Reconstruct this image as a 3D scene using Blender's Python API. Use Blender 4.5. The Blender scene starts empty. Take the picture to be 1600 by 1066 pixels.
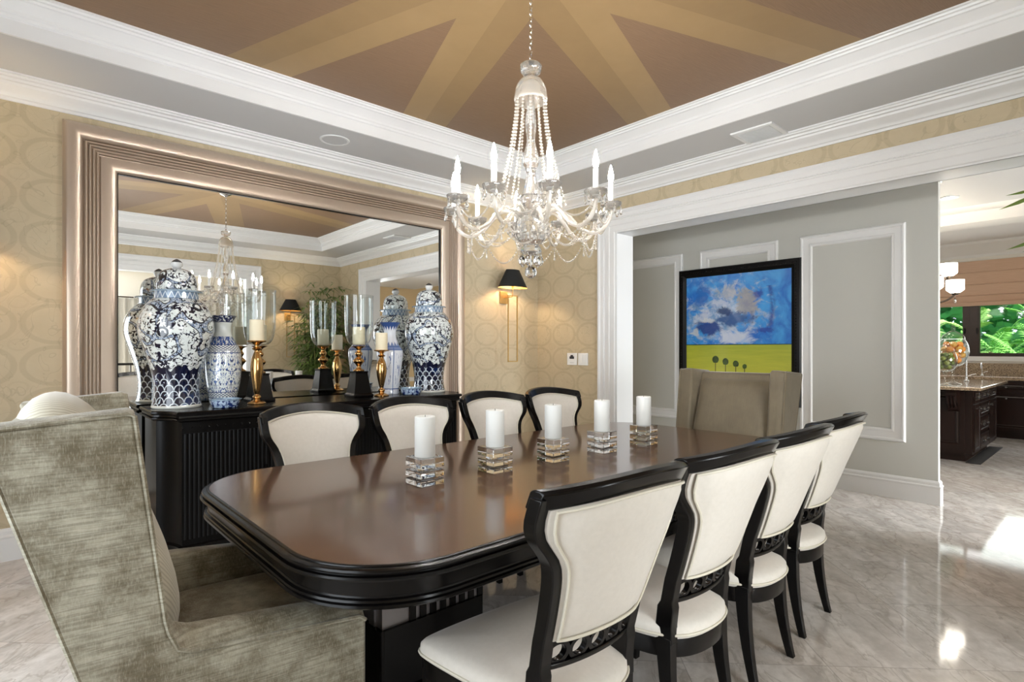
P_NEAR, P_REAR, P_KIT, P_DOWN, P_PASS, P_SUN, P_SKY, EXPO = 75, 300, 24, 3, 220, 10.0, 1.4, 0.0
ES_BULB, ES_SCONCE = 500, 500
import bpy, math, random
from math import pi, sin, cos, sqrt, radians
from mathutils import Vector, Matrix
random.seed(7)
scene = bpy.context.scene
col = scene.collection

# ------------------------------------------------------------------ mesh builder
class MB:
    def __init__(self):
        self.v = []; self.f = []
    def add(self, vs, fs):
        b = len(self.v)
        self.v.extend([tuple(p) for p in vs])
        self.f.extend([tuple(b + i for i in f) for f in fs])
    def box(self, x0, y0, z0, x1, y1, z1):
        vs = [(x0,y0,z0),(x1,y0,z0),(x1,y1,z0),(x0,y1,z0),(x0,y0,z1),(x1,y0,z1),(x1,y1,z1),(x0,y1,z1)]
        self.add(vs, [(0,3,2,1),(4,5,6,7),(0,1,5,4),(1,2,6,5),(2,3,7,6),(3,0,4,7)])
    def loops(self, loops, cap0=True, cap1=True, closed=True):
        n = len(loops[0]); vs = [p for l in loops for p in l]; fs = []
        for i in range(len(loops)-1):
            for j in range(n if closed else n-1):
                k = (j+1) % n
                fs.append((i*n+j, i*n+k, (i+1)*n+k, (i+1)*n+j))
        if cap0: fs.append(tuple(range(n-1,-1,-1)))
        if cap1: fs.append(tuple((len(loops)-1)*n+j for j in range(n)))
        self.add(vs, fs)
    def lathe(self, prof, n=32, c=(0,0,0), sq=None):
        loops = []
        for r, z in prof:
            r = max(r, 1e-4)
            if sq:  # square or polygon section
                loops.append([(c[0]+r*cos(2*pi*j/sq+pi/sq)/cos(pi/sq), c[1]+r*sin(2*pi*j/sq+pi/sq)/cos(pi/sq), c[2]+z) for j in range(sq)])
            else:
                loops.append([(c[0]+r*cos(2*pi*j/n), c[1]+r*sin(2*pi*j/n), c[2]+z) for j in range(n)])
        self.loops(loops)
    def tube(self, pts, r, n=8, closed=False):
        pts = [Vector(p) for p in pts]; m = len(pts)
        rs = r if isinstance(r, (list, tuple)) else [r]*m
        loops = []; prev = None
        for i, p in enumerate(pts):
            if closed: t = pts[(i+1) % m] - pts[i-1]
            else: t = pts[min(i+1, m-1)] - pts[max(i-1, 0)]
            if t.length < 1e-9: t = Vector((0,0,1))
            t.normalize()
            if prev is None:
                a = Vector((0,0,1)) if abs(t.z) < .9 else Vector((1,0,0))
                u = t.cross(a).normalized()
            else:
                u = prev - t*prev.dot(t)
                u = u.normalized() if u.length > 1e-6 else t.orthogonal().normalized()
            prev = u; w = t.cross(u)
            loops.append([p + (u*cos(2*pi*j/n) + w*sin(2*pi*j/n))*rs[i] for j in range(n)])
        if closed:
            loops.append(loops[0]); self.loops(loops, False, False)
        else: self.loops(loops)
    def prism(self, poly, f0, f1):
        """poly: list of (a,b); f0,f1 map (a,b)->xyz for both ends"""
        self.loops([[f0(*p) for p in poly], [f1(*p) for p in poly]])
    def ball(self, c, r, n=8, m=6, sz=1.0):
        loops = []
        for i in range(m+1):
            a = -pi/2 + pi*i/m
            loops.append([(c[0]+max(r*cos(a),1e-5)*cos(2*pi*j/n), c[1]+max(r*cos(a),1e-5)*sin(2*pi*j/n), c[2]+r*sz*sin(a)) for j in range(n)])
        self.loops(loops)
    def bead(self, c, r):
        x,y,z = c; k = r*.7
        vs = [(x,y,z+r),(x+r,y,z),(x,y+r,z),(x-r,y,z),(x,y-r,z),(x,y,z-r)]
        self.add(vs, [(0,1,2),(0,2,3),(0,3,4),(0,4,1),(5,2,1),(5,3,2),(5,4,3),(5,1,4)])
    def build(self, name, mat, parent=None, smooth=True, angle=38, bevel=0, seg=2, sub=0, loc=None):
        me = bpy.data.meshes.new(name)
        me.from_pydata(self.v, [], self.f); me.update()
        import bmesh
        bm = bmesh.new(); bm.from_mesh(me)
        bmesh.ops.recalc_face_normals(bm, faces=bm.faces); bm.to_mesh(me); bm.free()
        me.materials.append(mat)
        if smooth:
            me.polygons.foreach_set('use_smooth', [True]*len(me.polygons))
            me.set_sharp_from_angle(angle=radians(angle))
        o = bpy.data.objects.new(name, me); col.objects.link(o)
        if parent is not None: o.parent = parent
        if loc: o.location = loc
        if bevel:
            md = o.modifiers.new('edge', 'BEVEL'); md.width = bevel; md.segments = seg
            md.limit_method = 'ANGLE'; md.angle_limit = radians(40)
        if sub:
            md = o.modifiers.new('sub', 'SUBSURF'); md.levels = sub; md.render_levels = sub
        return o

def empty(name, loc=(0,0,0), rz=0):
    o = bpy.data.objects.new(name, None); col.objects.link(o)
    o.location = loc; o.rotation_euler = (0,0,rz); o.empty_display_size = .1
    return o
def tag(o, label, cat, group=None, kind=None):
    o['label'] = label; o['category'] = cat
    if group: o['group'] = group
    if kind: o['kind'] = kind
    return o
def struct(o, label, cat):
    return tag(o, label, cat, kind='structure')
def copy_tree(o, parent=None):
    c = o.copy(); col.objects.link(c)
    if parent is not None: c.parent = parent
    for ch in list(o.children): copy_tree(ch, c)
    return c

# sweeps -------------------------------------------------------------------
def rect_sweep(mb, u0, w0, u1, w1, prof, f, closed_prof=False):
    """mitred moulding round a rectangle; prof = [(inset, d)], f(u,w,d)->xyz"""
    loops = [[f(u0+i,w0+i,d), f(u1-i,w0+i,d), f(u1-i,w1-i,d), f(u0+i,w1-i,d)] for i, d in prof]
    if closed_prof: loops.append(loops[0])
    mb.loops(loops, False, False)
def u_sweep(mb, u0, u1, w0, w1, prof, f):
    prof = prof + [prof[0]]
    path = lambda i, d: [f(u0+i,w0,d), f(u0+i,w1-i,d), f(u1-i,w1-i,d), f(u1-i,w0,d)]
    mb.loops([path(i, d) for i, d in prof], False, False, closed=False)
    mb.add([path(i,d)[0] for i,d in prof[:-1]], [tuple(range(len(prof)-1))])
    mb.add([path(i,d)[3] for i,d in prof[:-1]], [tuple(range(len(prof)-1))])
def base_run(mb, p0, p1, n, prof):
    """moulding along the floor from p0 to p1 (xy); n = unit normal out of the wall; prof=[(d,z)]"""
    g = lambda p: [(p[0]+n[0]*d, p[1]+n[1]*d, z) for d, z in prof]
    mb.loops([g(p0), g(p1)])
def rrect(x0, y0, x1, y1, r, z, n=10):
    pts = []
    for cx, cy, a0 in ((x1-r,y1-r,0),(x0+r,y1-r,90),(x0+r,y0+r,180),(x1-r,y0+r,270)):
        for k in range(n+1):
            a = radians(a0 + 90*k/n); pts.append((cx+r*cos(a), cy+r*sin(a), z))
    return pts
def interp(tab, x):
    if x <= tab[0][0]: return tab[0][1]
    for (a, p), (b, q) in zip(tab, tab[1:]):
        if x <= b:
            t = (x-a)/(b-a); return p + (q-p)*t
    return tab[-1][1]
def smooth_prof(tab, n=24):
    """Catmull-Rom through (r,z) points"""
    out = []; P = [tab[0]] + list(tab) + [tab[-1]]
    seg = len(tab)-1; per = max(2, n//seg)
    for i in range(seg):
        p0,p1,p2,p3 = P[i],P[i+1],P[i+2],P[i+3]
        for k in range(per):
            t = k/per
            out.append(tuple(.5*((2*b)+(-a+c)*t+(2*a-5*b+4*c-d)*t*t+(-a+3*b-3*c+d)*t**3) for a,b,c,d in zip(p0,p1,p2,p3)))
    out.append(tab[-1]); return out
def pillow(w, h, t, f, n=14, e=3.0):
    """puffed cushion: u in w, v in h, thickness t; f(u,v,d)->xyz"""
    mb = MB()
    for s in (1, -1):
        vs = []; fs = []
        for i in range(n+1):
            for j in range(n+1):
                u = -1+2*i/n; v = -1+2*j/n
                q = max(0,(1-abs(u)**e)*(1-abs(v)**e))**.5
                vs.append(f(u*w/2, v*h/2, s*(t/2)*q))
        for i in range(n):
            for j in range(n):
                a = i*(n+1)+j; fs.append((a, a+1, a+n+2, a+n+1))
        mb.add(vs, fs)
    return mb

# ------------------------------------------------------------------ node expressions
class X:
    nt = None
    def __init__(s, sock): s.s = sock
    @staticmethod
    def op(o, *a):
        n = X.nt.nodes.new('ShaderNodeMath'); n.operation = o
        for i, q in enumerate(a):
            if isinstance(q, X): X.nt.links.new(q.s, n.inputs[i])
            else: n.inputs[i].default_value = q
        return X(n.outputs[0])
    def __add__(s,o): return X.op('ADD',s,o)
    __radd__ = __add__
    def __sub__(s,o): return X.op('SUBTRACT',s,o)
    def __rsub__(s,o): return X.op('SUBTRACT',o,s)
    def __mul__(s,o): return X.op('MULTIPLY',s,o)
    __rmul__ = __mul__
    def __truediv__(s,o): return X.op('DIVIDE',s,o)
    def __lt__(s,o): return X.op('LESS_THAN',s,o)
    def __gt__(s,o): return X.op('GREATER_THAN',s,o)
    def abs(s): return X.op('ABSOLUTE',s)
    def frac(s): return X.op('FRACT',s)
    def floor(s): return X.op('FLOOR',s)
    def sin(s): return X.op('SINE',s)
    def sqrt(s): return X.op('SQRT',s)
    def max(s,o): return X.op('MAXIMUM',s,o)
    def min(s,o): return X.op('MINIMUM',s,o)
    def mod2(s): return X.op('FLOORED_MODULO',s,2.0)
    def step(s, a, b):
        n = X.nt.nodes.new('ShaderNodeMapRange'); n.interpolation_type='SMOOTHSTEP'
        X.nt.links.new(s.s, n.inputs[0]); n.inputs[1].default_value=a; n.inputs[2].default_value=b
        return X(n.outputs[0])
def atan2(a,b): return X.op('ARCTAN2',a,b)
def coords(kind='Object'):
    tc = X.nt.nodes.new('ShaderNodeTexCoord'); sp = X.nt.nodes.new('ShaderNodeSeparateXYZ')
    X.nt.links.new(tc.outputs[kind], sp.inputs[0])
    return X(sp.outputs[0]), X(sp.outputs[1]), X(sp.outputs[2]), tc.outputs[kind]
def vec(x,y,z):
    n = X.nt.nodes.new('ShaderNodeCombineXYZ')
    for i,q in enumerate((x,y,z)):
        if isinstance(q, X): X.nt.links.new(q.s, n.inputs[i])
        else: n.inputs[i].default_value = q
    return n.outputs[0]
def noise(v, scale, detail=4, rough=.5, dist=0):
    n = X.nt.nodes.new('ShaderNodeTexNoise'); X.nt.links.new(v, n.inputs['Vector'])
    n.inputs['Scale'].default_value=scale; n.inputs['Detail'].default_value=detail
    n.inputs['Roughness'].default_value=rough; n.inputs['Distortion'].default_value=dist
    return X(n.outputs[0])
def mixc(f, a, b):
    n = X.nt.nodes.new('ShaderNodeMix'); n.data_type='RGBA'
    if isinstance(f, X): X.nt.links.new(f.s, n.inputs[0])
    else: n.inputs[0].default_value=f
    for i,q in ((6,a),(7,b)):
        if isinstance(q, tuple): n.inputs[i].default_value=(*q,1)[:4]
        else: X.nt.links.new(q, n.inputs[i])
    return n.outputs[2]
def srgb(r,g,b):
    f = lambda c: ((c/255+.055)/1.055)**2.4 if c/255 > .04045 else c/255/12.92
    return (f(r),f(g),f(b))
def mat(name, color, rough=.5, metal=0, spec=.5, coat=0, coatr=.05, trans=0, ior=1.5, sheen=0, emit=None, es=0, fn=None, bump=None, aniso=0):
    m = bpy.data.materials.new(name); m.use_nodes=True
    nt = m.node_tree; X.nt = nt; p = nt.nodes['Principled BSDF']
    p.inputs['Base Color'].default_value=(*color,1); p.inputs['Roughness'].default_value=rough
    p.inputs['Metallic'].default_value=metal; p.inputs['Specular IOR Level'].default_value=spec
    p.inputs['Coat Weight'].default_value=coat; p.inputs['Coat Roughness'].default_value=coatr
    p.inputs['Transmission Weight'].default_value=trans; p.inputs['IOR'].default_value=ior
    p.inputs['Sheen Weight'].default_value=sheen; p.inputs['Sheen Roughness'].default_value=.4
    if emit:
        p.inputs['Emission Color'].default_value=(*emit,1); p.inputs['Emission Strength'].default_value=es
    if fn:
        c = fn()
        if c is not None: nt.links.new(c, p.inputs['Base Color'])
    if bump:
        h, st, di = bump()
        b = nt.nodes.new('ShaderNodeBump'); b.inputs['Strength'].default_value=st; b.inputs['Distance'].default_value=di
        nt.links.new(h.s, b.inputs['Height']); nt.links.new(b.outputs[0], p.inputs['Normal'])
    return m
def rough_link(m, fn):
    X.nt = m.node_tree; s = fn()
    m.node_tree.links.new(s.s, m.node_tree.nodes['Principled BSDF'].inputs['Roughness'])

# ------------------------------------------------------------------ materials
WHITE = mat('white_trim_paint', (.76,.76,.755), .35)
SOFFIT = mat('grey_soffit_paint', (.56,.56,.56), .55)
def _wp():
    x,y,z,v = coords()
    a = (x+y)/.372; b = z/.276
    fx = (a+.5*0).frac()-.5; fy = b.frac()-.5
    r = (fx*fx+fy*fy).sqrt()
    ring = (r-.445).abs().step(.062,.03)
    dia = ((.5-fx.abs())*(.5-fx.abs())+(.5-fy.abs())*(.5-fy.abs())).sqrt()
    d2 = (dia-.13).abs().step(.03,.012)
    n = noise(v, 9, 5, .6)
    scr = (noise(v, 5.5, 2, .5, 1.2)-.5).abs().step(.012,.003)
    t = (ring*.75+d2*.3).min(1.0)
    base = mixc(n, srgb(182,167,138), srgb(200,185,156))
    c = mixc(t*.5, base, srgb(164,149,120))
    return mixc(scr*.3, c, srgb(150,138,112))
def _wpb():
    x,y,z,v = coords()
    return noise(v,120,2,.6), .12, .004
PAPER = mat('oval_wallpaper', (.5,.4,.22), .45, fn=_wp, bump=_wpb)
CCX, CCY = 1.93, 2.0
def _ceil():
    x,y,z,v = coords()
    ax = (x-CCX).abs(); ay = (y-CCY).abs()
    a = ax.max(ay); b = ax.min(ay)
    th = radians(18.6)
    d = b*cos(th) - a*sin(th)
    band = d.abs() < .2
    half = d < .0
    inner = d < -.2
    fib = noise(vec(x*3+y*3, y*60+x*8, 0), 3, 6, .65)
    fib2 = noise(v, 6, 4, .6)
    brown = mixc(fib, srgb(104,80,58), srgb(146,118,91))
    brown2 = mixc(fib, srgb(108,84,62), srgb(152,122,95))
    gold = mixc(fib2, srgb(138,112,77), srgb(150,123,86))
    lgold = mixc(fib2, srgb(149,122,84), srgb(161,133,94))
    c = mixc(inner, brown, brown2)
    return mixc(band, c, mixc(half, gold, lgold))
GRASS = mat('sunray_grasscloth', (.3,.2,.12), .55, fn=_ceil)
def _floor():
    x,y,z,v = coords()
    u = (x+y)*.7071/.61; w = (x-y)*.7071/.61
    fu = u.frac(); fw = w.frac()
    e = (fu-.5).abs().max((fw-.5).abs())
    joint = e.step(.4955,.4985)
    tile = noise(vec(u.floor()*3.7, w.floor()*5.1, 0), 1.7, 0)
    n = noise(vec(u*1.2+w.floor()*4.0, w*5+u.floor()*3.0, tile*4), .9, 7, .62, .5)
    n2 = noise(v, 18, 5, .6)
    vein = (noise(vec(u*1.1+w.floor()*2.0, w*3+u.floor()*7.0, 1), 1.1, 5, .6, .8)-.5).abs().step(.03,.0)
    c = mixc(n.step(.3,.7), srgb(194,188,182), srgb(233,228,223))
    c = mixc(n2.step(.35,.7)*.4, c, srgb(168,160,152))
    c = mixc((tile-.3)*.9, c, srgb(196,182,170))
    c = mixc(vein*.4, c, srgb(152,140,128))
    return mixc(joint*.55, c, srgb(130,124,118))
FLOOR = mat('polished_marble_tile', (.5,.48,.45), .07, spec=.5, fn=_floor)
GREYWALL = mat('grey_hall_paint', srgb(196,196,190), .6)
TANWALL = mat('tan_paint', srgb(205,180,140), .6)
CREAMWALL = mat('cream_paint', srgb(235,232,225), .6)
BLACK = mat('black_lacquer', (.0035,.003,.003), .22, spec=.28)
BLACKM = mat('black_satin_wood', (.003,.0026,.0025), .35, spec=.16)
def _wood():
    x,y,z,v = coords()
    n = noise(vec(x*1.5, y*22, z*22), 2.2, 6, .6, .6)
    return mixc(n, (.07,.030,.015), (.15,.072,.038))
WOOD = mat('walnut_gloss_top', (.1,.05,.03), .2, spec=.5, coat=.45, coatr=.09, fn=_wood)
def _cream():
    x,y,z,v = coords()
    return mixc(noise(v, 60, 3, .6), srgb(206,200,190), srgb(219,213,204))
def _weave():
    x,y,z,v = coords()
    return noise(v, 420, 2, .6), .15, .002
CREAM = mat('cream_linen', (.8,.76,.7), .75, sheen=.2, fn=_cream, bump=_weave)
PIPING = mat('ivory_piping', srgb(210,204,188), .6)
def _velvet():
    x,y,z,v = coords()
    rib = noise(vec(x*9, y*9, z*230), 1.0, 2, .6)
    thr = noise(vec(x*320, y*80, z*70), 1.0, 2, .6)
    big = noise(v, 5.5, 7, .72)
    c = mixc(big.step(.34,.68), srgb(110,100,78), srgb(188,184,166))
    c = mixc(rib.step(.40,.64)*.42, c, srgb(84,76,54))
    return mixc(thr.step(.48,.68)*.22, c, srgb(208,204,186))
def _velvetb():
    x,y,z,v = coords()
    return noise(vec(x*9,y*9,z*230),1.0,2,.6), .4, .003
VELVET = mat('olive_taupe_velvet', (.3,.27,.2), .6, sheen=.35, fn=_velvet, bump=_velvetb)
def _velvet2():
    x,y,z,v = coords()
    big = noise(v, 7, 4, .6); rib = noise(vec(x*5, y*120, z*5), 2.0, 3, .7)
    c = mixc(big, srgb(94,84,64), srgb(130,117,94))
    return mixc((rib-.35)*.7, c, srgb(72,62,46))
VELVETB = mat('brown_taupe_velvet', (.25,.2,.14), .6, sheen=.5, fn=_velvet2)
def _stripe():
    x,y,z,v = coords()
    s = (z*300+y*420).sin().step(-.3,.9)
    return mixc(s*.6, srgb(198,192,174), srgb(152,144,122))
STRIPE = mat('pale_ribbed_velvet', (.7,.68,.6), .65, sheen=.5, fn=_stripe)
FRAME = mat('champagne_metal_frame', srgb(194,177,160), .36, metal=.66)
MIRROR = mat('mirror_silver', (.93,.94,.93), .0, metal=1)
GOLD = mat('antique_gold', srgb(206,162,104), .16, metal=1)
BRASS = mat('soft_brass', srgb(206,172,112), .3, metal=.9)
CHROME = mat('chrome', (.75,.75,.76), .12, metal=1)
GLASS = mat('clear_glass', (1,1,1), .0, trans=1, ior=1.45)
def thin_glass(name, tint=(1,1,1), k=.75, k0=.05):
    m = bpy.data.materials.new(name); m.use_nodes=True; nt = m.node_tree; nt.nodes.clear(); X.nt = nt
    o = nt.nodes.new('ShaderNodeOutputMaterial'); mx = nt.nodes.new('ShaderNodeMixShader'); tr = nt.nodes.new('ShaderNodeBsdfTransparent'); gl = nt.nodes.new('ShaderNodeBsdfGlossy'); lw = nt.nodes.new('ShaderNodeLayerWeight')
    tr.inputs[0].default_value=(*tint,1); gl.inputs['Roughness'].default_value=.01; lw.inputs['Blend'].default_value=.5
    f = X(lw.outputs['Facing']); f = f*f*f*k+k0
    nt.links.new(f.s, mx.inputs[0]); nt.links.new(tr.outputs[0], mx.inputs[1]); nt.links.new(gl.outputs[0], mx.inputs[2]); nt.links.new(mx.outputs[0], o.inputs[0])
    return m
THINGLASS = thin_glass('thin_clear_glass', (.97,.985,.98))
CRYSTAL = mat('lead_crystal', (1,1,1), .0, trans=1, ior=1.5)
CHCR = mat('chandelier_crystal', (1,.98,.95), .02, trans=.92, ior=1.5)
BEAD = mat('crystal_bead', (1,.95,.87), .06, trans=.72, ior=1.5, spec=.8)
WAX = mat('white_candle_wax', (.94,.95,.92), .45, fn=None)
IVORY = mat('ivory_candle_wax', srgb(238,226,196), .5)
BULB = mat('lit_candle_bulb', (1,1,1), .4, emit=(1,.97,.93), es=ES_BULB)
TUBEW = mat('white_candle_tube', (.85,.85,.84), .4, emit=None)
SHADE = mat('black_lamp_shade', (.006,.006,.006), .8)
PLASTIC = mat('white_plastic', (.8,.8,.79), .35)
LCD = mat('dark_screen', (.03,.03,.04), .3)
SILVER = mat('silver_leaf_panel', srgb(170,168,172), .32, metal=.7)
# ================================================================== ROOM SHELL
fL = lambda u,w,d: (u, 4.80-d, w)
fR = lambda u,w,d: (4.74-d, u, w)
fH = lambda u,w,d: (5.96-d, u, w)
fB = lambda u,w,d: (u, -.64+d, w)
def boxes(name, m, bs, label, cat, bevel=0):
    mb = MB()
    for b in bs: mb.box(*b)
    o = mb.build(name, m, smooth=False, bevel=bevel)
    return struct(o, label, cat)
boxes('floor', FLOOR, [(-1.09,-4.75,-.12,12.0,4.96,0)], 'polished beige grey marble tile floor laid on the diagonal', 'floor')
boxes('wall_left', PAPER, [(-1.09,4.80,0,6.0,4.96,3.45)], 'wallpapered wall behind the huge framed mirror', 'wall')
boxes('wall_right', PAPER, [(4.74,3.617,0,5.0,4.80,3.45),(4.74,-4.7,0,5.0,.398,3.45),(4.74,.398,2.58,5.0,3.617,3.45)], 'wallpapered wall with wide white cased opening to the hall', 'wall')
boxes('wall_back', PAPER, [(-.93,-.80,0,.9,-.64,3.45),(3.03,-.80,0,4.74,-.64,3.45),(.9,-.80,2.57,3.03,-.64,3.45)], 'wallpapered wall seen in the mirror, with a white cased opening', 'wall')
boxes('wall_near', PAPER, [(-1.09,-4.7,0,-.93,.6,3.45),(-1.09,3.5,0,-.93,4.80,3.45),(-1.09,.6,2.55,-.93,3.5,3.45),(-1.09,.6,0,-.93,3.5,.25)], 'wallpapered wall with added window behind the velvet wing chair', 'wall')
boxes('wall_hall', GREYWALL, [(5.96,1.112,0,6.03,4.80,3.3)], 'pale grey hall wall with white panel mouldings and a painting', 'wall')
boxes('wall_kitchen', CREAMWALL, [(11.8,-3.3,0,11.98,-.3,3.3),(11.8,3.1,0,11.98,4.96,3.3),(11.8,-.3,0,11.98,3.1,1.23),(11.8,-.3,2.80,11.98,3.1,3.3)], 'cream kitchen wall holding the wide dark framed window', 'wall')
boxes('wall_kitchen_end', CREAMWALL, [(6.0,4.80,0,11.98,4.96,3.3)], 'cream end wall of the kitchen hidden behind the hall wall', 'wall')
boxes('wall_side', TANWALL, [(5.0,-3.36,0,11.98,-3.2,3.3)], 'tan hall wall glimpsed through the opening in the mirror', 'wall')
boxes('wall_rear', CREAMWALL, [(-1.09,-4.75,0,-.55,-4.6,3.2),(1.5,-4.75,0,4.8,-4.6,3.2),(-.55,-4.75,2.45,1.5,-4.6,3.2)], 'white wall with curtains glimpsed through the opening in the mirror', 'wall')
boxes('ceiling_hall', SOFFIT, [(5.0,-3.3,2.95,7.95,4.9,3.05)], 'grey flat ceiling over the hall', 'ceiling')
boxes('ceiling_kitchen', WHITE, [(8.0,-3.3,3.1,11.98,4.9,3.2),(7.95,-3.3,2.95,8.0,4.9,3.2)], 'white raised ceiling over the kitchen', 'ceiling')
boxes('ceiling_rear', WHITE, [(-1.09,-4.75,3.0,4.8,-.8,3.1)], 'white ceiling of the room glimpsed in the mirror', 'ceiling')
# tray ceiling
boxes('ceiling', GRASS, [(-.33,-.04,3.28,4.16,4.2,3.34)], 'brown grasscloth tray ceiling with gold sunray bands', 'ceiling')
boxes('ceiling_soffit', SOFFIT, [(-.93,4.12,3.08,4.74,4.80,3.2),(-.93,-.64,3.08,4.74,.04,3.2),(4.08,.04,3.08,4.74,4.12,3.2),(-.93,.04,3.08,-.25,4.12,3.2)], 'grey flat soffit round the tray ceiling', 'ceiling')
id3 = lambda u,w,d: (u,w,d)
mb = MB()
rect_sweep(mb, -.25,.04,4.08,4.12, [(-.004,3.35),(-.004,3.076),(.012,3.076),(.014,3.158),(.026,3.164),(.03,3.178),(.04,3.184),(.044,3.200),(.055,3.212),(.075,3.226),(.092,3.240),(.104,3.243),(.108,3.255),(.122,3.258),(.126,3.268),(.140,3.270),(.140,3.285)], id3)
struct(mb.build('trim_1', WHITE, angle=25), 'white upper crown moulding lining the tray ceiling', 'crown moulding')
mb = MB()
rect_sweep(mb, -.93,-.64,4.74,4.80, [(-.004,2.94),(.014,2.94),(.017,2.957),(.030,2.962),(.036,2.976),(.046,2.986),(.066,2.998),(.092,3.018),(.098,3.032),(.112,3.036),(.118,3.050),(.134,3.054),(.140,3.066),(.150,3.068),(.150,3.084)], id3)
struct(mb.build('trim_2', WHITE, angle=25), 'white lower crown moulding above the wallpaper', 'crown moulding')
# cased openings
CAS = [(0,0),(0,.034),(.018,.040),(.030,.034),(.040,.028),(.075,.028),(.080,.022),(.088,.028),(.098,.022),(.106,.028),(.150,.028),(.160,.022),(.215,.020),(.222,.014),(.235,.012),(.235,0)]
mb = MB(); u_sweep(mb, .163, 3.852, 0, 2.805, CAS, fR)
mb.box(4.73,3.607,0,5.01,3.619,2.58); mb.box(4.73,.396,0,5.01,.408,2.58); mb.box(4.73,.398,2.57,5.01,3.617,2.582)
u_sweep(mb, .163, 3.852, 0, 2.805, CAS, lambda u,w,d: (5.0+d,u,w))
struct(mb.build('trim_3', WHITE, angle=25), 'white fluted casing round the opening to the hall', 'door casing')
mb = MB(); u_sweep(mb, .68, 3.26, 0, 2.80, CAS, fB)
mb.box(.895,-.81,0,.91,-.63,2.57); mb.box(3.02,-.81,0,3.035,-.63,2.57); mb.box(.9,-.81,2.56,3.03,-.63,2.572)
struct(mb.build('trim_4', WHITE, angle=25), 'white casing round the opening reflected in the mirror', 'door casing')
BASE = [(0,0),(.018,0),(.018,.145),(.022,.150),(.022,.160),(.014,.168),(.014,.190),(.006,.205),(0,.208)]
for nm, runs, lb in (('baseboard_left', [((-.93,4.8),(4.74,4.8),(0,-1))], 'white baseboard under the mirror wall'),
                     ('baseboard_right', [((4.74,3.852),(4.74,4.8),(-1,0)),((4.74,-.64),(4.74,.163),(-1,0))], 'white baseboard beside the cased hall opening'),
                     ('baseboard_back', [((-.93,-.64),(.68,-.64),(0,1)),((3.26,-.64),(4.74,-.64),(0,1))], 'white baseboard on the wall reflected in the mirror'),
                     ('baseboard_near', [((-.93,-.64),(-.93,4.8),(1,0))], 'white baseboard under the added window behind the wing chair'),
                     ('baseboard_side', [((5.0,-3.2),(11.8,-3.2),(0,1))], 'white baseboard along the tan hall wall')):
    mb = MB()
    for a, b, n in runs: base_run(mb, a, b, n, BASE)
    struct(mb.build(nm, WHITE, angle=25), lb, 'baseboard')
mb = MB()   # hall wall baseboard returns round the free end
pr = lambda d, z: [(5.96-d, 4.8, z), (5.96-d, 1.112-d, z), (6.03+d, 1.112-d, z), (6.03+d, 4.8, z)]
mb.loops([pr(d, z) for d, z in BASE], False, False, closed=False)
struct(mb.build('baseboard_hall', WHITE, angle=25), 'white baseboard wrapping the free end of the grey hall wall', 'baseboard')
mb = MB()
CR = [(0,2.80),(.012,2.80),(.016,2.83),(.03,2.84),(.05,2.875),(.085,2.915),(.1,2.92),(.105,2.95),(0,2.95)]
pr2 = lambda d, z: [(5.96-d, 4.8, z), (5.96-d, 1.112-d, z), (6.03+d, 1.112-d, z), (6.03+d, 4.8, z)]
mb.loops([pr2(d, z) for d, z in CR], False, False, closed=False)
struct(mb.build('trim_5', WHITE, angle=25), 'white crown moulding topping the grey hall wall', 'crown moulding')
# hall panel mouldings
PAN = [(0,0),(0,.014),(.012,.026),(.024,.026),(.034,.016),(.085,.013),(.095,.018),(.106,.018),(.112,.008),(.116,0)]
for k, (y0, y1) in enumerate(((1.345,2.243),(2.46,3.35),(3.572,4.47))):
    mb = MB(); rect_sweep(mb, y0,.515,y1,2.49, PAN, fH)
    struct(mb.build('trim_%d' % (6+k), WHITE, angle=25), ['white rectangular panel moulding beside the free end of the hall wall','white rectangular panel moulding behind the painting','white rectangular panel moulding next to the opening jamb'][k], 'panel moulding')
# side-wall panels (seen small in the mirror)
for k, x0 in enumerate((7.25, 8.6)):
    mb = MB(); rect_sweep(mb, x0,.5,x0+1.1,2.3, PAN, lambda u,w,d: (u,-3.2+d,w))
    struct(mb.build('trim_%d' % (9+k), WHITE, angle=25), ['white panel moulding on the tan wall, nearer the hall','white panel moulding on the tan wall, nearer the kitchen'][k], 'panel moulding')
# kitchen crown, beam
mb = MB()
base_run(mb, (11.8,-3.2),(11.8,4.8),(-1,0), [(0,2.86),(.02,2.86),(.03,2.9),(.1,2.98),(.16,3.04),(.18,3.06),(.18,3.1),(0,3.1)])
struct(mb.build('trim_11', WHITE, angle=25), 'white crown moulding above the kitchen window', 'crown moulding')
mb = MB()
mb.box(9.2,-3.2,2.98,9.6,4.8,3.1)
base_run(mb, (9.2,-3.2),(9.2,4.8),(-1,0), [(0,2.98),(.02,2.98),(.1,3.07),(.12,3.1),(0,3.1)])
base_run(mb, (9.6,-3.2),(9.6,4.8),(1,0), [(0,2.98),(.02,2.98),(.1,3.07),(.12,3.1),(0,3.1)])
struct(mb.build('trim_12', WHITE, angle=25), 'white ceiling beam across the kitchen', 'beam')
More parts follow.
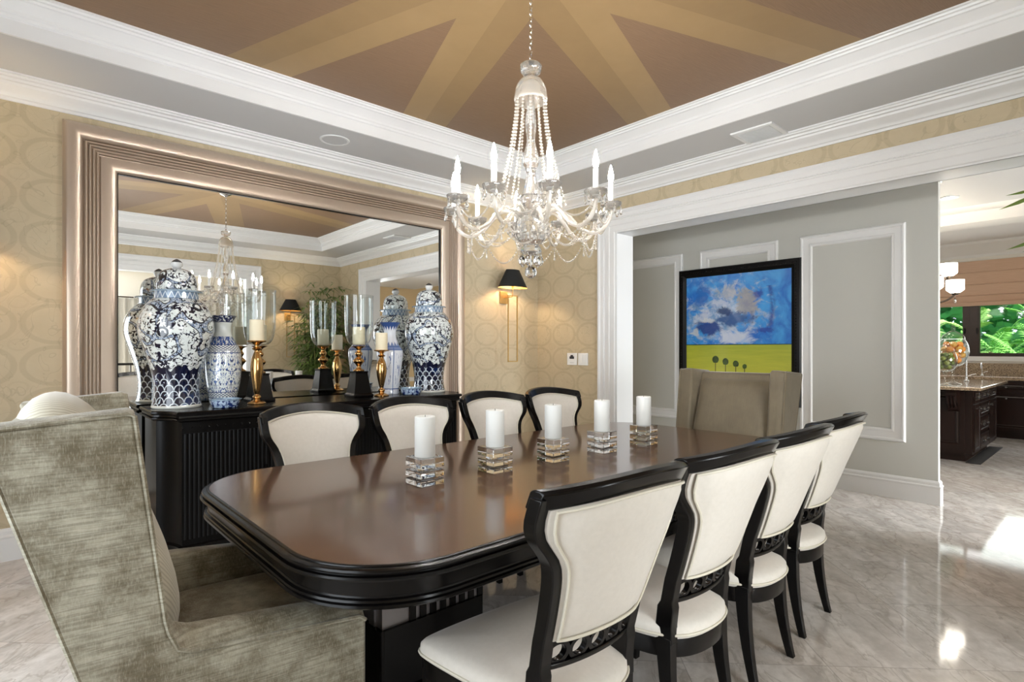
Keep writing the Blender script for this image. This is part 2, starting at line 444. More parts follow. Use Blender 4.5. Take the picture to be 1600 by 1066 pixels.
# windows
DARKW = mat('dark_stained_window_wood', srgb(48,30,24), .35)
PANE = thin_glass('window_glass', (1,1,1), .4, .008)
def window(name, f, u0, u1, w0, w1, mull, m, label, glass=True, fw=.06, dep=.08):
    t = empty(name); struct(t, label, 'window')
    mb = MB(); rect_sweep(mb, u0,w0,u1,w1, [(0,-dep),(0,.02),(fw,.02),(fw,-dep)], f, True)
    for mu, hw in mull:
        a = f(mu-hw, w0+fw*.5, -dep+.01); b = f(mu+hw, w1-fw*.5, .012)
        mb.box(*[min(a[i],b[i]) for i in range(3)], *[max(a[i],b[i]) for i in range(3)])
        for s in (-1,1):
            a = f(mu+s*hw*.5-hw*.36, w0+fw*.5, 0); b = f(mu+s*hw*.5+hw*.36, w1-fw*.5, .022)
            mb.box(*[min(a[i],b[i]) for i in range(3)], *[max(a[i],b[i]) for i in range(3)])
    mb.build('window_frame', m, t, smooth=False)
    if glass:
        mb = MB(); a = f(u0+fw*.8,w0+fw*.8,-.04); b = f(u1-fw*.8,w1-fw*.8,-.036)
        mb.box(*[min(a[i],b[i]) for i in range(3)], *[max(a[i],b[i]) for i in range(3)])
        mb.build('glass_pane', PANE, t, smooth=False)
    return t
w1 = window('window_1', lambda u,w,d: (11.8-d,u,w), -.3, 3.1, 1.23, 2.80, [(1.76,.11),(.5,.11)], DARKW, 'dark wood framed kitchen window looking onto palms')
mb = MB(); mb.box(11.74,-.36,1.16,11.81,3.16,1.235)
mb.build('window_sill', WHITE, w1, smooth=False)
for yy in (1.84,1.68):
    mb = MB(); mb.box(11.755,yy-.012,1.62,11.775,yy+.012,1.70); mb.box(11.745,yy-.008,1.60,11.757,yy+.008,1.66)
    mb.build('window_latch', BLACKM, w1, smooth=False)
window('added_window_2', lambda u,w,d: (-.93+d,u,w), .6, 3.5, .25, 2.55, [(2.05,.05)], WHITE, 'added white framed window for fill light behind the velvet wing chair', glass=False)  # unseen window, added to bring fill light into the room
window('unseen_window_3', lambda u,w,d: (u,-4.6+d,w), -.55, 1.5, 0, 2.45, [(.48,.05)], WHITE, 'white framed window placed unseen to light the room glimpsed in the mirror', glass=False)  # set outside the mirror's view to leave the rear area light unblocked
window('added_window_4', lambda u,w,d: (u,-3.2+d,w), 5.1, 7.0, .2, 2.1, [(6.05,.04)], WHITE, 'added white window frame round the passage light past the hall wall', glass=False)  # no window known here; frame added around the passage area light
# ceiling fittings
t = empty('ceiling_speaker', (1.99,4.40,3.08)); tag(t, 'round flush white disc set in the grey soffit above the mirror', 'ceiling speaker')
mb = MB(); mb.lathe([(.0,-.004),(.098,-.004),(.1,-.002),(.1,.002)], 40); mb.build('grille', SOFFIT, t)
mb = MB(); mb.lathe([(.1,.001),(.1,-.006),(.116,-.006),(.12,.001)], 40); mb.build('rim', WHITE, t)
t = empty('air_vent', (4.46,1.985,3.08)); tag(t, 'white rectangular air vent grille in the soffit above the hall opening', 'vent')
mb = MB(); rect_sweep(mb, -.17,-.165,.17,.165, [(0,.001),(0,-.012),(.02,-.016),(.03,-.016),(.04,-.008),(.04,.001)], id3, True); mb.build('vent_frame', WHITE, t, smooth=False)
mb = MB()
for k in range(12):
    xx = -.125+k*.0215
    mb.loops([[(xx+.006,yy,-.003),(xx+.009,yy,-.003),(xx+.003,yy,-.017),(xx,yy,-.017)] for yy in (-.13,.13)])
mb.build('vent_grille', WHITE, t, smooth=False)
mb = MB(); mb.box(-.135,-.13,-.003,.135,.13,.001); mb.build('vent_backing', mat('dark_duct',(.05,.05,.05),.8), t, smooth=False)
# thermostat and switch plates
def plate(name, y0, y1, label, cat):
    t = empty(name, (4.74,(y0+y1)/2,1.24)); tag(t, label, cat); w = (y1-y0)/2
    mb = MB(); mb.box(-.010,-w,-.068,0,w,.068); mb.build('faceplate', PLASTIC, t, smooth=False, bevel=.003)
    return t
t = plate('thermostat_plate', 4.166, 4.311, 'white square control plate with a small dark screen on the wallpaper', 'thermostat')  # wall thermostat; this plate carries no switch
mb = MB(); mb.box(-.013,-.033,.002,-.009,.033,.03); mb.box(-.013,-.018,.03,-.009,.018,.045); mb.build('screen', LCD, t, smooth=False)
mb = MB(); mb.box(-.012,-.03,-.045,-.009,.03,-.038); mb.build('button_slot', SOFFIT, t, smooth=False)
t = plate('light_switch', 4.007, 4.147, 'white double rocker light switch next to the hall opening casing', 'light switch')
for s in (-1,1):
    mb = MB(); mb.box(-.014,s*.032-.024,-.05,-.009,s*.032+.024,.05); mb.build('rocker', PLASTIC, t, smooth=False, bevel=.002)

# ================================================================== MIRROR
t = empty('mirror', (1.93,4.80,0)); tag(t, 'huge floor standing mirror in a ribbed champagne metal frame', 'mirror')
prof = [(0,0),(0,.028)]+[(.056-.056*cos(pi*k/16), .028+.044*sin(pi*k/16)) for k in range(1,16)]+[(.112,.03)]
for k in range(4):
    g = .114+k*.0215; h = .052-k*.003
    prof += [(g,.026),(g+.004,.026),(g+.005,h),(g+.008,h+.004),(g+.014,h+.004),(g+.0175,h),(g+.0185,.026)]
prof += [(.202,.024),(.206,.034)]+[(.206+.099*sin(pi*.5*k/10), .014+.036*cos(pi*.5*k/10)+.012*sin(pi*k/10)) for k in range(0,11)]
mb = MB(); rect_sweep(mb, .257,.0,3.605,2.89, prof, lambda u,w,d: (u-1.93,-d,w)); mb.build('mirror_frame', FRAME, t, angle=40)
mb = MB(); mb.box(.45-1.93,-.014,.2,3.42-1.93,-.008,2.7); mb.build('mirror_glass', MIRROR, t, smooth=False)
mb = MB(); rect_sweep(mb, .555,.298,3.307,2.592, [(0,.014),(0,.03),(.008,.03),(.008,.014)], lambda u,w,d: (u-1.93,-d,w), True); mb.build('inner_bead', BLACKM, t, smooth=False)
# ================================================================== DINING TABLE
TX0, TX1, TY0, TY1, TZ = .605, 3.72, 1.295, 2.85, .765
t = empty('dining_table', (2.16,2.07,0)); tag(t, 'long walnut dining table with rounded corners and black moulded edge', 'dining table')
ox, oy = 2.16, 2.07
def rl(o, z, R=.34): return rrect(TX0-ox-o, TY0-oy-o, TX1-ox+o, TY1-oy+o, R+o, z, 14)
mb = MB(); mb.loops([rl(-.3,TZ-.03), rl(.0,TZ-.03), rl(.0,TZ)]); mb.build('tabletop', WOOD, t, angle=20)
mb = MB()
mb.loops([rl(o,z) for o,z in [(-.02,.7645),(.001,.7652),(.004,.764),(.005,.7605),(.014,.760),(.021,.757),(.024,.752),(.022,.747),(.016,.745),(.016,.742),(.026,.740),(.030,.735),(.027,.729),(.018,.726),(.006,.724),(.002,.720),(.0,.680),(.003,.676),(.012,.673),(.014,.667),(.009,.663),(.015,.660),(.016,.653),(.008,.647),(.0,.645),(-.03,.645),(-.03,.70)]], False, False)
mb.build('apron', BLACK, t, angle=28)
for px_ in (1.22, 3.02):
    p = MB()
    x = px_-ox
    p.loops([rrect(x-.27,-.31,x+.27,.31,.02,0,3), rrect(x-.27,-.31,x+.27,.31,.02,.07,3), rrect(x-.25,-.29,x+.25,.29,.02,.10,3), rrect(x-.24,-.28,x+.24,.28,.02,.105,3), rrect(x-.24,-.28,x+.24,.28,.02,.335,3)])
    pp = p.build('pedestal', BLACK, t, angle=30)
    s = MB()
    s.box(x-.225,-.265,.335,x+.225,.265,.645)
    for k in range(4):
        for sx in (-1,1): s.box(x+sx*.225-.008,-.2+k*.13-.02,.335,x+sx*.225+.008,-.2+k*.13+.02,.645)
    s.build('silver_panel', SILVER, pp, smooth=False)
    for sy in (-1,1):
        s = MB()
        for k in range(8): s.box(x-.10+k*.046-.013,sy*.262-.012,.335,x-.10+k*.046+.013,sy*.262+.012,.65)
        s.build('fluted_slat', BLACK, pp, smooth=False)
    s = MB(); s.box(x-.3,-.34,.645,x+.3,.34,.70); s.build('bearer', BLACKM, pp, smooth=False)

# ================================================================== DINING CHAIR (faces +y, back near y=0)
WT = [(0,.180),(.2,.170),(.42,.172),(.50,.172),(.56,.175),(.62,.179),(.68,.185),(.75,.194),(.80,.203),(.835,.216),(.86,.234),(.89,.257),(.915,.264),(.935,.268),(1.08,.269)]
Y0 = [(0,-.035),(.25,-.03),(.44,-.028),(.5,-.035),(.6,-.06),(.8,-.135),(1.0,-.215),(1.08,-.245)]
def wst(z):
    return sum(interp(WT, z+d) for d in (-.016,-.008,0,.008,.016))/5 if z > .06 else interp(WT, z)
def yb(x, z): return interp(Y0, z) + .75*x*x + 7.5*x**4
def make_dining_chair():
    t = empty('dining_chair')
    fr = MB()
    def rect(c, hx, hy): 
        return [(c[0]-hx,c[1]-hy,c[2]),(c[0]+hx,c[1]-hy,c[2]),(c[0]+hx,c[1]+hy,c[2]),(c[0]-hx,c[1]+hy,c[2])]
    for s in (-1,1):
        L = []
        z = .38
        while z < 1.0001:
            w = wst(z); hx = .02 if z < .6 else .019
            hy = .03 if z < .52 else .022
            L.append(rect((s*w, yb(w,z), z), hx, hy)); z += .02
        fr.loops(L)
    # crest
    L = []
    for k in range(25):
        u = -1+2*k/24; x = .280*u
        zt = 1.018+.036*(1-u*u); zb = zt-.050
        L.append([(x, yb(x,zb)-.02, zb),(x, yb(x,zb)+.024, zb),(x, yb(x,zt)+.024, zt-.006),(x, yb(x,zt)+.014, zt),(x, yb(x,zt)-.012, zt),(x, yb(x,zt)-.024, zt-.008)])
    fr.loops(L)
    for zb, h in ((.512,.016),(.588,.014)):
        L = []
        for k in range(13):
            x = -.172+.344*k/12
            L.append([(x,yb(x,zb)-.014,zb),(x,yb(x,zb)+.014,zb),(x,yb(x,zb+h)+.014,zb+h),(x,yb(x,zb+h)-.014,zb+h)])
        fr.loops(L)
    fr.build('back_frame', BLACK, t, bevel=.003, angle=30)
    # pierced ring band
    la = MB()
    for k in range(5):
        cx = -.136+.068*k
        ring = lambda r, dy: [(cx+r*cos(2*pi*j/20), yb(cx+r*cos(2*pi*j/20), .558+r*sin(2*pi*j/20))+dy, .558+r*sin(2*pi*j/20)) for j in range(20)]
        la.loops([ring(.036,-.009), ring(.036,.009), ring(.024,.009), ring(.024,-.009), ring(.036,-.009)], False, False)
    la.build('ring_lattice', BLACK, t, angle=30)
    # upholstered back
    bc = MB(); NU, NV = 16, 14
    def bp(u, v, side):
        zb = .600; zt = 1.018+.036*(1-u*u)-.046
        z = zb+(zt-zb)*v; w = wst(z)-.012
        x = u*w
        q = max(0,(1-abs(u)**6)*(1-abs(2*v-1)**8))**.5
        return (x, yb(x,z)+side*(.019+.016*q), z)
    for side in (-1,1):
        vs = [bp(-1+2*i/NU, j/NV, side) for i in range(NU+1) for j in range(NV+1)]
        fs = [(i*(NV+1)+j, i*(NV+1)+j+1, (i+1)*(NV+1)+j+1, (i+1)*(NV+1)+j) for i in range(NU) for j in range(NV)]
        bc.add(vs, fs)
    per = [(-1+2*i/NU,0) for i in range(NU)]+[(1,j/NV) for j in range(NV)]+[(1-2*i/NU,1) for i in range(NU)]+[(-1,1-j/NV) for j in range(NV)]
    bc.loops([[bp(u,v,-1) for u,v in per],[bp(u,v,1) for u,v in per]], False, False)
    bk = bc.build('back_cushion', CREAM, t, angle=50)
    for side in (-1,1):
        pm = MB(); pts = []
        for u,v in per:
            x,y,z = bp(u*.965, .014+v*.972, side); pts.append((x,y+side*.004,z))
        pm.tube(pts, .0045, 6, closed=True)
        pm.build('piping', PIPING, bk)
    # seat
    def outline(o, z, n=1):
        pts = []
        half = [(.0,-.075),(.06,-.07),(.12,-.052),(.165,-.02),(.198,.03),(.219,.10),(.240,.20),(.257,.30),(.269,.39),(.268,.43),(.248,.450),(.17,.460),(.08,.464),(0,.465)]
        hp = smooth_prof(half, 39)
        full = hp + [(-x,y) for x,y in hp[-2:0:-1]]
        cx, cy = 0, .19
        m = len(full)
        for i,(x,y) in enumerate(full):
            a = full[i-1]; b = full[(i+1)%m]
            tx,ty = b[0]-a[0], b[1]-a[1]; l = math.hypot(tx,ty) or 1
            pts.append((x+ty/l*o, y-tx/l*o, z))
        return pts
    sc_ = MB(); sc_.loops([outline(-.012,.385),outline(.0,.395),outline(.004,.412),outline(.002,.430),outline(-.010,.442)]+[[(x*q,.19+(y-.19)*q,z) for x,y,_ in outline(-.010,0)] for q,z in ((.9,.450),(.75,.457),(.55,.462),(.3,.465),(.08,.466))])
    st = sc_.build('seat', CREAM, t, angle=60)
    pm = MB(); pm.tube([(x,y,.407) for x,y,z in outline(.006,0)], .0045, 6, closed=True); pm.build('piping', PIPING, st)
    ap = MB(); ap.loops([outline(-.03,.33),outline(-.006,.33),outline(-.004,.335),outline(-.004,.388),outline(-.008,.392),outline(-.03,.392)]); ap.build('seat_frame', BLACK, t, angle=35)
    for s in (-1,1):
        lg = MB(); L = []
        for k in range(12):
            z = .40*k/11; q = 1-z/.40
            L.append(rect((s*(.172+.010*q*q), yb(.172,.44)-.052*q*q, z), .013+.008*(1-q), .014+.014*(1-q)))
        lg.loops(L); lg.build('leg', BLACK, t, bevel=.002, angle=30)
        lg = MB(); L = []
        for k in range(8):
            z = .36*k/7; q = 1-z/.36
            L.append(rect((s*(.242+.004*q), .412+.012*q, z), .014+.009*(1-q), .014+.009*(1-q)))
        lg.loops(L); lg.build('leg', BLACK, t, bevel=.002, angle=30)
    return t
dc = make_dining_chair()
first = True
MIR = ['cream dining chair between table and sideboard, next to the olive wing chair','cream dining chair between table and sideboard, before the panelled vase and temple jar','cream dining chair under the black shaded wall lamp, just past the sideboard','cream dining chair tucked in by the room corner and light switch']
CAM = ['first cream dining chair from the olive wing chair along the open floor side','second cream dining chair from the olive wing chair along the open floor side','third cream dining chair from the olive wing chair along the open floor side','last cream dining chair on the open floor side, beside the painting-end wing chair']
RX = [1.20, 1.79, 2.365, 2.94]; RY = [1.035, 1.03, 1.045, 1.085]; RR = [-.045, 0, .02, .035]
LX = [1.23, 1.855, 2.51, 3.115]
def place(root, x, y, rz, label):
    global first
    o = dc if first else copy_tree(dc); first = False
    o.location = (x,y,0); o.rotation_euler = (0,0,rz)
    tag(o, label, 'chair', 'cream dining chairs round the table')
for i in range(4): place(dc, RX[i], RY[i], RR[i], CAM[i])
for i in range(4): place(dc, LX[i], 2.866, pi, MIR[i])

# ================================================================== WING CHAIRS (face +x)
def make_wing_chair(near):
    m = VELVET if near else VELVETB
    t = empty('wing_chair')
    out = [(-.26,.09),(-.245,.45),(-.455,1.165),(-.45,1.175),(-.185,1.197),(-.170,1.19),(-.105,.66),(-.098,.63),(-.08,.605),(-.05,.592),(.0,.588),(.40,.555),(.42,.54),(.42,.09)]
    for s in (-1,1):
        yi, yo = s*.30, s*.415
        mb = MB()
        def L(y, dz, ins):
            r = []
            for x,z in out:
                zz = z-dz if .5 < z < .63 and x > -.09 else (z-dz*.25 if z > 1.1 else z)
                cx, cz = (0.0,.35) if x > -.09 or z < .5 else (-.28,.9)
                r.append((x+(ins if x < cx else -ins), y, zz-(ins if z > .3 else 0)))
            return r
        mb.loops([L(yi,-.004,.010), L(yi+s*.012,-.012,0), L((yi+yo)/2,-.014,0), L(yo-s*.012,.018,0), L(yo,.03,.006)])
        sd = mb.build('side_panel', m, t, angle=40, bevel=.004)
        pm = MB()
        pts = L(yo-s*.004, .024, .001)
        pm.tube([(x,y,z+.002) for x,y,z in pts[1:13]], .006, 6)
        pm.build('piping', m, sd)
    mb = MB()
    sec = [(-.24,.09),(-.222,.45),(-.432,1.15),(-.425,1.17),(-.335,1.17),(-.315,1.155),(-.06,.40),(-.06,.09)]
    mb.loops([[(x,y,z) for x,z in sec] for y in (-.305,.305)])
    bk = mb.build('backrest', m, t, angle=30, bevel=.01)
    ang = math.atan2(.26,.72)
    cz = .50
    if near:
        f = lambda u,v,d: (-.105 - (v+.36)*sin(ang) + d*cos(ang), u, .47+(v+.36)*cos(ang) + d*sin(ang))
        se = lambda t,e: math.copysign(abs(t)**e, t)
        mb = MB(); loops = []
        for i in range(17):
            ph = -pi/2+pi*i/16; cp = max(cos(ph),1e-4)**.55
            loops.append([f(.30*cp*se(cos(2*pi*k/40),.6), .035+.405*cp*se(sin(2*pi*k/40),.6), .12*sin(ph)) for k in range(40)])
        mb.loops(loops); o = mb.build('back_cushion', STRIPE, t, angle=80)
        o['label'] = 'pale ribbed back cushion'
    else:
        f = lambda u,v,d: (-.09 - (v+.34)*sin(ang) + d*cos(ang), u, .48+(v+.34)*cos(ang) + d*sin(ang))
        pillow(.60,.70,.12,f,16,9).build('back_cushion', m, t, angle=80)
    f = lambda u,v,d: (.175+u, v, .40+d)
    pillow(.56,.60,.20,f,16,7).build('seat_cushion', m, t, angle=80)
    mb = MB(); mb.box(-.2,-.302,.09,.435,.302,.33); mb.build('seat_base', m, t, smooth=False, bevel=.01)
    for x in (-.19,.40):
        for y in (-.37,.37):
            mb = MB(); mb.lathe([(.018,0),(.028,.09),(.028,.1)], sq=4, c=(x,y,0)); mb.build('leg', BLACKM, t, smooth=False)
    return t
wc = make_wing_chair(True); wc.location = (.44,2.03,0); wc.rotation_euler = (0,0,radians(-6))
tag(wc, 'olive taupe velvet wing chair with pale ribbed cushion, cut off by the frame edge', 'wing chair', 'velvet wing chairs at the table ends')
wc = make_wing_chair(False); wc.location = (3.845,2.02,0); wc.rotation_euler = (0,0,pi)
tag(wc, 'brown taupe velvet wing chair standing before the landscape painting', 'wing chair', 'velvet wing chairs at the table ends')

# ================================================================== SIDEBOARD
SBX0, SBX1, SBY0, SBY1, SBZ = .68, 3.17, 4.08, 4.72, .945
t = empty('sideboard', (1.925,4.4,0)); tag(t, 'long black lacquer sideboard with ribbed front under the mirror', 'sideboard')
def sbl(o, z):
    x0,x1,y0,y1 = SBX0-1.925-o, SBX1-1.925+o, SBY0-4.4-o, SBY1-4.4
    cx, cy = .11, .20
    pts = [(x1,y1,z),(x0,y1,z),(x0,y0+cy,z)]
    for k in range(1,8):    # concave notch
        a = radians(90*k/8); pts.append((x0+cx*(1-cos(a)), y0+cy-cy*sin(a)+0, z)) if False else pts.append((x0+cx*sin(a)**1.3, y0+cy*(1-(1-cos(a))**1.0), z))
    pts.append((x0+cx,y0,z)); pts.append((x1-cx,y0,z))
    for k in range(7,0,-1):
        a = radians(90*k/8); pts.append((x1-cx*sin(a)**1.3, y0+cy*(1-(1-cos(a))), z))
    pts.append((x1,y0+cy,z))
    return pts
mb = MB(); mb.loops([sbl(o,z) for o,z in [(-.03,.875),(-.02,.878),(-.004,.886),(0,.893),(0,.899),(-.014,.904),(-.016,.916),(-.004,.921),(0,.928),(0,.938),(-.006,.945)]]); mb.build('top', BLACK, t, angle=30)
mb = MB(); mb.loops([sbl(-.035,.06), sbl(-.035,.876)]); body = mb.build('cabinet_body', BLACKM, t, angle=30)
mb = MB(); mb.loops([sbl(-.06,0), sbl(-.06,.02), sbl(-.02,.03), sbl(-.02,.06), sbl(-.04,.075)]); mb.build('plinth', BLACK, t, angle=30)
W = SBX1-SBX0-.30
for k in range(4):
    x0 = -W/2+k*W/4+.006; x1 = x0+W/4-.012
    mb = MB(); ys = SBY0-4.4+.035
    n = 20; w = (x1-x0)/n
    loop0=[]; 
    for j in range(n):
        for q in range(5):
            a = q/5
            loop0.append((x0+(j+a)*w, ys-.008-.005*sin(pi*a)))
    loop0.append((x1,ys-.008)); poly = loop0+[(x1,ys+.004),(x0,ys+.004)]
    mb.prism(poly, lambda a,b:(a,b,.11), lambda a,b:(a,b,.80))
    d = mb.build('door', BLACKM, t, angle=25)
    mb = MB(); xx = x1-.03 if k%2==0 else x0+.03
    mb.box(xx-.004,ys-.030,.44,xx+.004,ys-.020,.54); mb.box(xx-.004,ys-.022,.45,xx+.004,ys-.012,.46); mb.box(xx-.004,ys-.022,.52,xx+.004,ys-.012,.53)
    mb.build('handle', CHROME if k==1 else BLACK, d, smooth=False)
mb = MB()
for k in range(44):
    x = -W/2+W*k/43; mb.ball((x,SBY0-4.4+.032,.838),.006,6,4)
mb.build('nailhead_row', BLACK, t)
# ================================================================== PORCELAIN
PW, NAVY, BLUE, SOFTB = srgb(226,232,230), srgb(14,20,48), srgb(36,62,120), srgb(120,140,165)
def _jar(medal, zmain):
    def fn():
        x,y,z,v = coords()
        th = atan2(y,x)
        main = noise(v, 20, .8, .5, 1.2)
        brk = noise(v, 29, 1).step(.46,.49)
        line = (main-.5).abs().step(.036,.026)*brk
        main2 = noise(vec(x+3.0,y,z), 24, .8, .5, 1.2)
        line2 = (main2-.5).abs().step(.030,.020)*noise(v, 33, 1).step(.50,.53)
        patch = noise(vec(x,y+5.0,z), 27, 1.2, .5, .9).step(.605,.62)
        dr = noise(v, 5.0, .6, .4, .5)
        drag = (dr-.52).abs()
        c = mixc(line2, PW, srgb(34,40,62))
        c = mixc(drag.step(.021,.017), c, mixc(noise(v,90,1).step(.47,.53), srgb(110,126,152), srgb(190,202,214)))
        c = mixc((drag-.022).abs().step(.006,.003), c, srgb(14,18,40))
        c = mixc(line, c, srgb(12,15,34))
        c = mixc(patch, c, NAVY)
        for (mx,my,mz) in medal:
            d = ((x-mx)*(x-mx)+(y-my)*(y-my)+(z-mz)*(z-mz)).sqrt()
            d2 = ((x-mx)*(x-mx)+(y-my)*(y-my)+(z-mz-.004)*(z-mz-.004)).sqrt()
            c = mixc(d < .036, c, (.006,.008,.018))
            sw = (d-.016).abs() < .0055
            c = mixc(sw*((z-mz)+(x-mx)*.5 > .0), c, PW); c = mixc(((z-mz-.0)*(z-mz-.0)+(x-mx+.014)*(x-mx+.014)+(y-my)*(y-my)).sqrt() < .008, c, PW)
        # fish-scale foot
        u = th*(15/(2*pi)); row = z/.042; fl = row.floor()
        fx = (u+fl.mod2()*.5).frac()-.5; fy = row.frac()
        q = (fx*fx*3.2+fy*fy*.95).sqrt()
        ln = (q-.84).abs().step(.11,.06)
        sc = mixc(noise(v,6,2).step(.52,.6), NAVY, srgb(20,40,84))
        sc = mixc(ln, sc, srgb(206,216,222))
        sc = mixc(noise(v,14,3,.6,1.5).step(.66,.68), sc, srgb(196,212,222))
        edge = (th*7).sin()*.5+(th*17+1).sin()*.35
        c = mixc(z < edge*.03+zmain+.045, c, NAVY)
        c = mixc(z < edge*.012+zmain, c, sc)
        c = mixc(z < .022, c, srgb(222,224,218))
        return c
    return fn
JARM = mat('dragon_porcelain', PW, .08, coat=1, fn=_jar([(.085,-.165,.69),(-.12,-.195,.52),(.215,.06,.58),(-.06,.22,.62)], .235))
def _collar():
    x,y,z,v = coords()
    th = atan2(y,x); u = (th*(22/(2*pi))).frac()
    tri = (u-.5).abs()*2
    h = (z-.757)/.045
    return mixc((tri-h).abs().step(.2,.12), srgb(118,140,166), srgb(214,224,230))
COLLAR = mat('zigzag_porcelain_collar', PW, .1, coat=1, fn=_collar)
LIDM = mat('dragon_porcelain_lid', PW, .08, coat=1, fn=_jar([(-.095,-.055,.915)], -1.0))
RIMB = mat('pale_blue_glaze', srgb(150,172,190), .1, coat=1)
KNOB = mat('knob_glaze', PW, .08, coat=1, fn=lambda: (lambda q: mixc(q[2] > 1.012, srgb(214,216,216), (.008,.009,.016)))(coords()))
def ginger_jar(x, y, rz, label):
    t = empty('ginger_jar', (x,y,.945), rz); tag(t, label, 'ginger jar', 'blue and white temple jars on the sideboard')
    mb = MB(); mb.lathe(smooth_prof([(.150,0),(.156,.010),(.150,.03),(.141,.09),(.140,.16),(.158,.27),(.196,.40),(.226,.50),(.233,.565),(.224,.63),(.200,.69),(.165,.735),(.142,.755)], 44), 56); mb.build('body', JARM, t)
    mb = MB(); mb.lathe([(.142,.752),(.137,.757),(.134,.80),(.13,.802)], 48); mb.build('collar', COLLAR, t)
    l = MB(); l.lathe(smooth_prof([(.122,.812),(.126,.83),(.125,.87),(.114,.915),(.09,.948),(.05,.966),(.022,.972)], 24), 48); lid = l.build('lid', LIDM, t)
    l = MB(); l.lathe([(.12,.798),(.158,.800),(.164,.806),(.158,.812),(.12,.816)], 48); l.build('lid_flange', RIMB, lid)
    l = MB(); l.lathe(smooth_prof([(.014,.968),(.020,.972),(.033,.985),(.037,1.0),(.033,1.015),(.020,1.028),(.006,1.036),(.001,1.037)], 18), 24); l.build('lid_knob', KNOB, lid)
    return t
ginger_jar(.865, 4.47, 0, 'big lidded blue and white temple jar at the sideboard end by the velvet wing chair')
ginger_jar(2.965, 4.475, 1.2, 'big lidded blue and white temple jar at the sideboard end under the wall lamp')
def _vaseA():
    x,y,z,v = coords(); th = atan2(y,x)
    u = (th*(7/(2*pi))).frac()-.5; a = u.abs()
    n = noise(vec(a*5, z*22, 0), 2.2, 3, .55, .9)
    bl = n.step(.52,.55)
    c = mixc(bl, PW, mixc(noise(v,30,2).step(.4,.6), srgb(24,44,100), srgb(60,96,160)))
    hx = (th*(26/(2*pi))+z*60).frac()-.5; hy = (th*(26/(2*pi))-z*60).frac()-.5
    hatch = (hx.abs()-.5).abs().step(.16,.1).max((hy.abs()-.5).abs().step(.16,.1))
    hc = mixc(hatch, PW, srgb(30,50,100))
    c = mixc((z > .385)*(z < .435), c, hc)
    c = mixc((z > .055)*(z < .085), c, hc)
    leaf = noise(vec((th*(9/(2*pi))).frac()*3, z*20, 3), 2, 2, .5, .6).step(.46,.5)
    c = mixc((z > .435)*(z < .50)*leaf, c, srgb(44,76,138))
    c = mixc((z > .50)*(z < .605), c, srgb(214,220,218))
    c = mixc((z > .605)*noise(v,60,2).step(.4,.5), c, srgb(40,48,84))
    for zz in (.05,.09,.38,.44): c = mixc((z-zz).abs() < .0025, c, srgb(40,60,110))
    return c
VASA = mat('floral_porcelain', PW, .08, coat=1, fn=_vaseA)
def _vaseB():
    x,y,z,v = coords(); th = atan2(y,x)
    u = (th*(6/(2*pi))).frac()-.5
    fig = noise(vec(u*6, z*9, (th*(6/(2*pi))).floor()*3), 1.6, 3, .6, .8).step(.56,.6)*((u.abs()) < .3)*(z > .06)*(z < .37)
    c = mixc(fig, srgb(224,228,236), mixc(noise(v,24,2), srgb(30,56,120), srgb(90,126,190)))
    c = mixc((u.abs()-.5).abs().step(.05,.03)*(z < .42), c, srgb(120,140,180))
    lap = (th*(16/(2*pi))).frac()-.5
    c = mixc((z > .40)*(z < lap.abs()*-.08+.475)*.85, c, srgb(70,100,160))
    c = mixc((z > .56)*((z > lap.abs()*.08+.575)), c, srgb(60,88,146))
    for zz in (.40,.05,.43): c = mixc((z-zz).abs() < .004, c, srgb(70,96,150))
    return c
VASB = mat('scenic_porcelain', PW, .1, coat=1, fn=_vaseB)
t = empty('porcelain_vase', (1.178,4.535,.945)); tag(t, 'blue floral porcelain vase with flared dark lip beside the big temple jar', 'vase')
mb = MB(); mb.lathe(smooth_prof([(.082,0),(.09,.012),(.098,.06),(.114,.14),(.125,.24),(.126,.33),(.118,.40),(.09,.455),(.066,.50),(.056,.55),(.062,.60),(.088,.645),(.094,.652),(.086,.652),(.058,.61),(.05,.55)], 60), 48); mb.build('body', VASA, t)
t = empty('porcelain_vase', (2.56,4.50,.945), .3); tag(t, 'pale panelled porcelain vase with blue figures beside a gold candlestick', 'vase')
mb = MB(); mb.lathe(smooth_prof([(.078,0),(.084,.012),(.082,.05),(.094,.16),(.110,.28),(.118,.36),(.112,.405),(.082,.445),(.060,.50),(.054,.55),(.064,.60),(.094,.64),(.098,.645),(.09,.643),(.056,.59)], 60), 48); mb.build('body', VASB, t)
def _dish():
    x,y,z,v = coords()
    c = mixc(noise(v, 34, 3, .6, 1).step(.45,.52), srgb(170,190,214), srgb(26,46,104))
    return mixc(z > .052, c, srgb(150,176,196))
DISHM = mat('blue_splashed_porcelain', PW, .08, coat=1, fn=_dish)
for x, y, lb in ((1.115,4.225,'small low blue porcelain dish before the floral vase'),(2.675,4.325,'small low blue porcelain dish before the temple jar under the wall lamp')):
    o = MB(); o.lathe([(.07,0),(.082,.004),(.092,.03),(.094,.052),(.104,.058),(.104,.062),(.088,.062),(.085,.02),(.0,.016)], 40)
    tag(o.build('porcelain_dish', DISHM, loc=(x,y,.945)), lb, 'dish', 'low blue dishes on the sideboard')
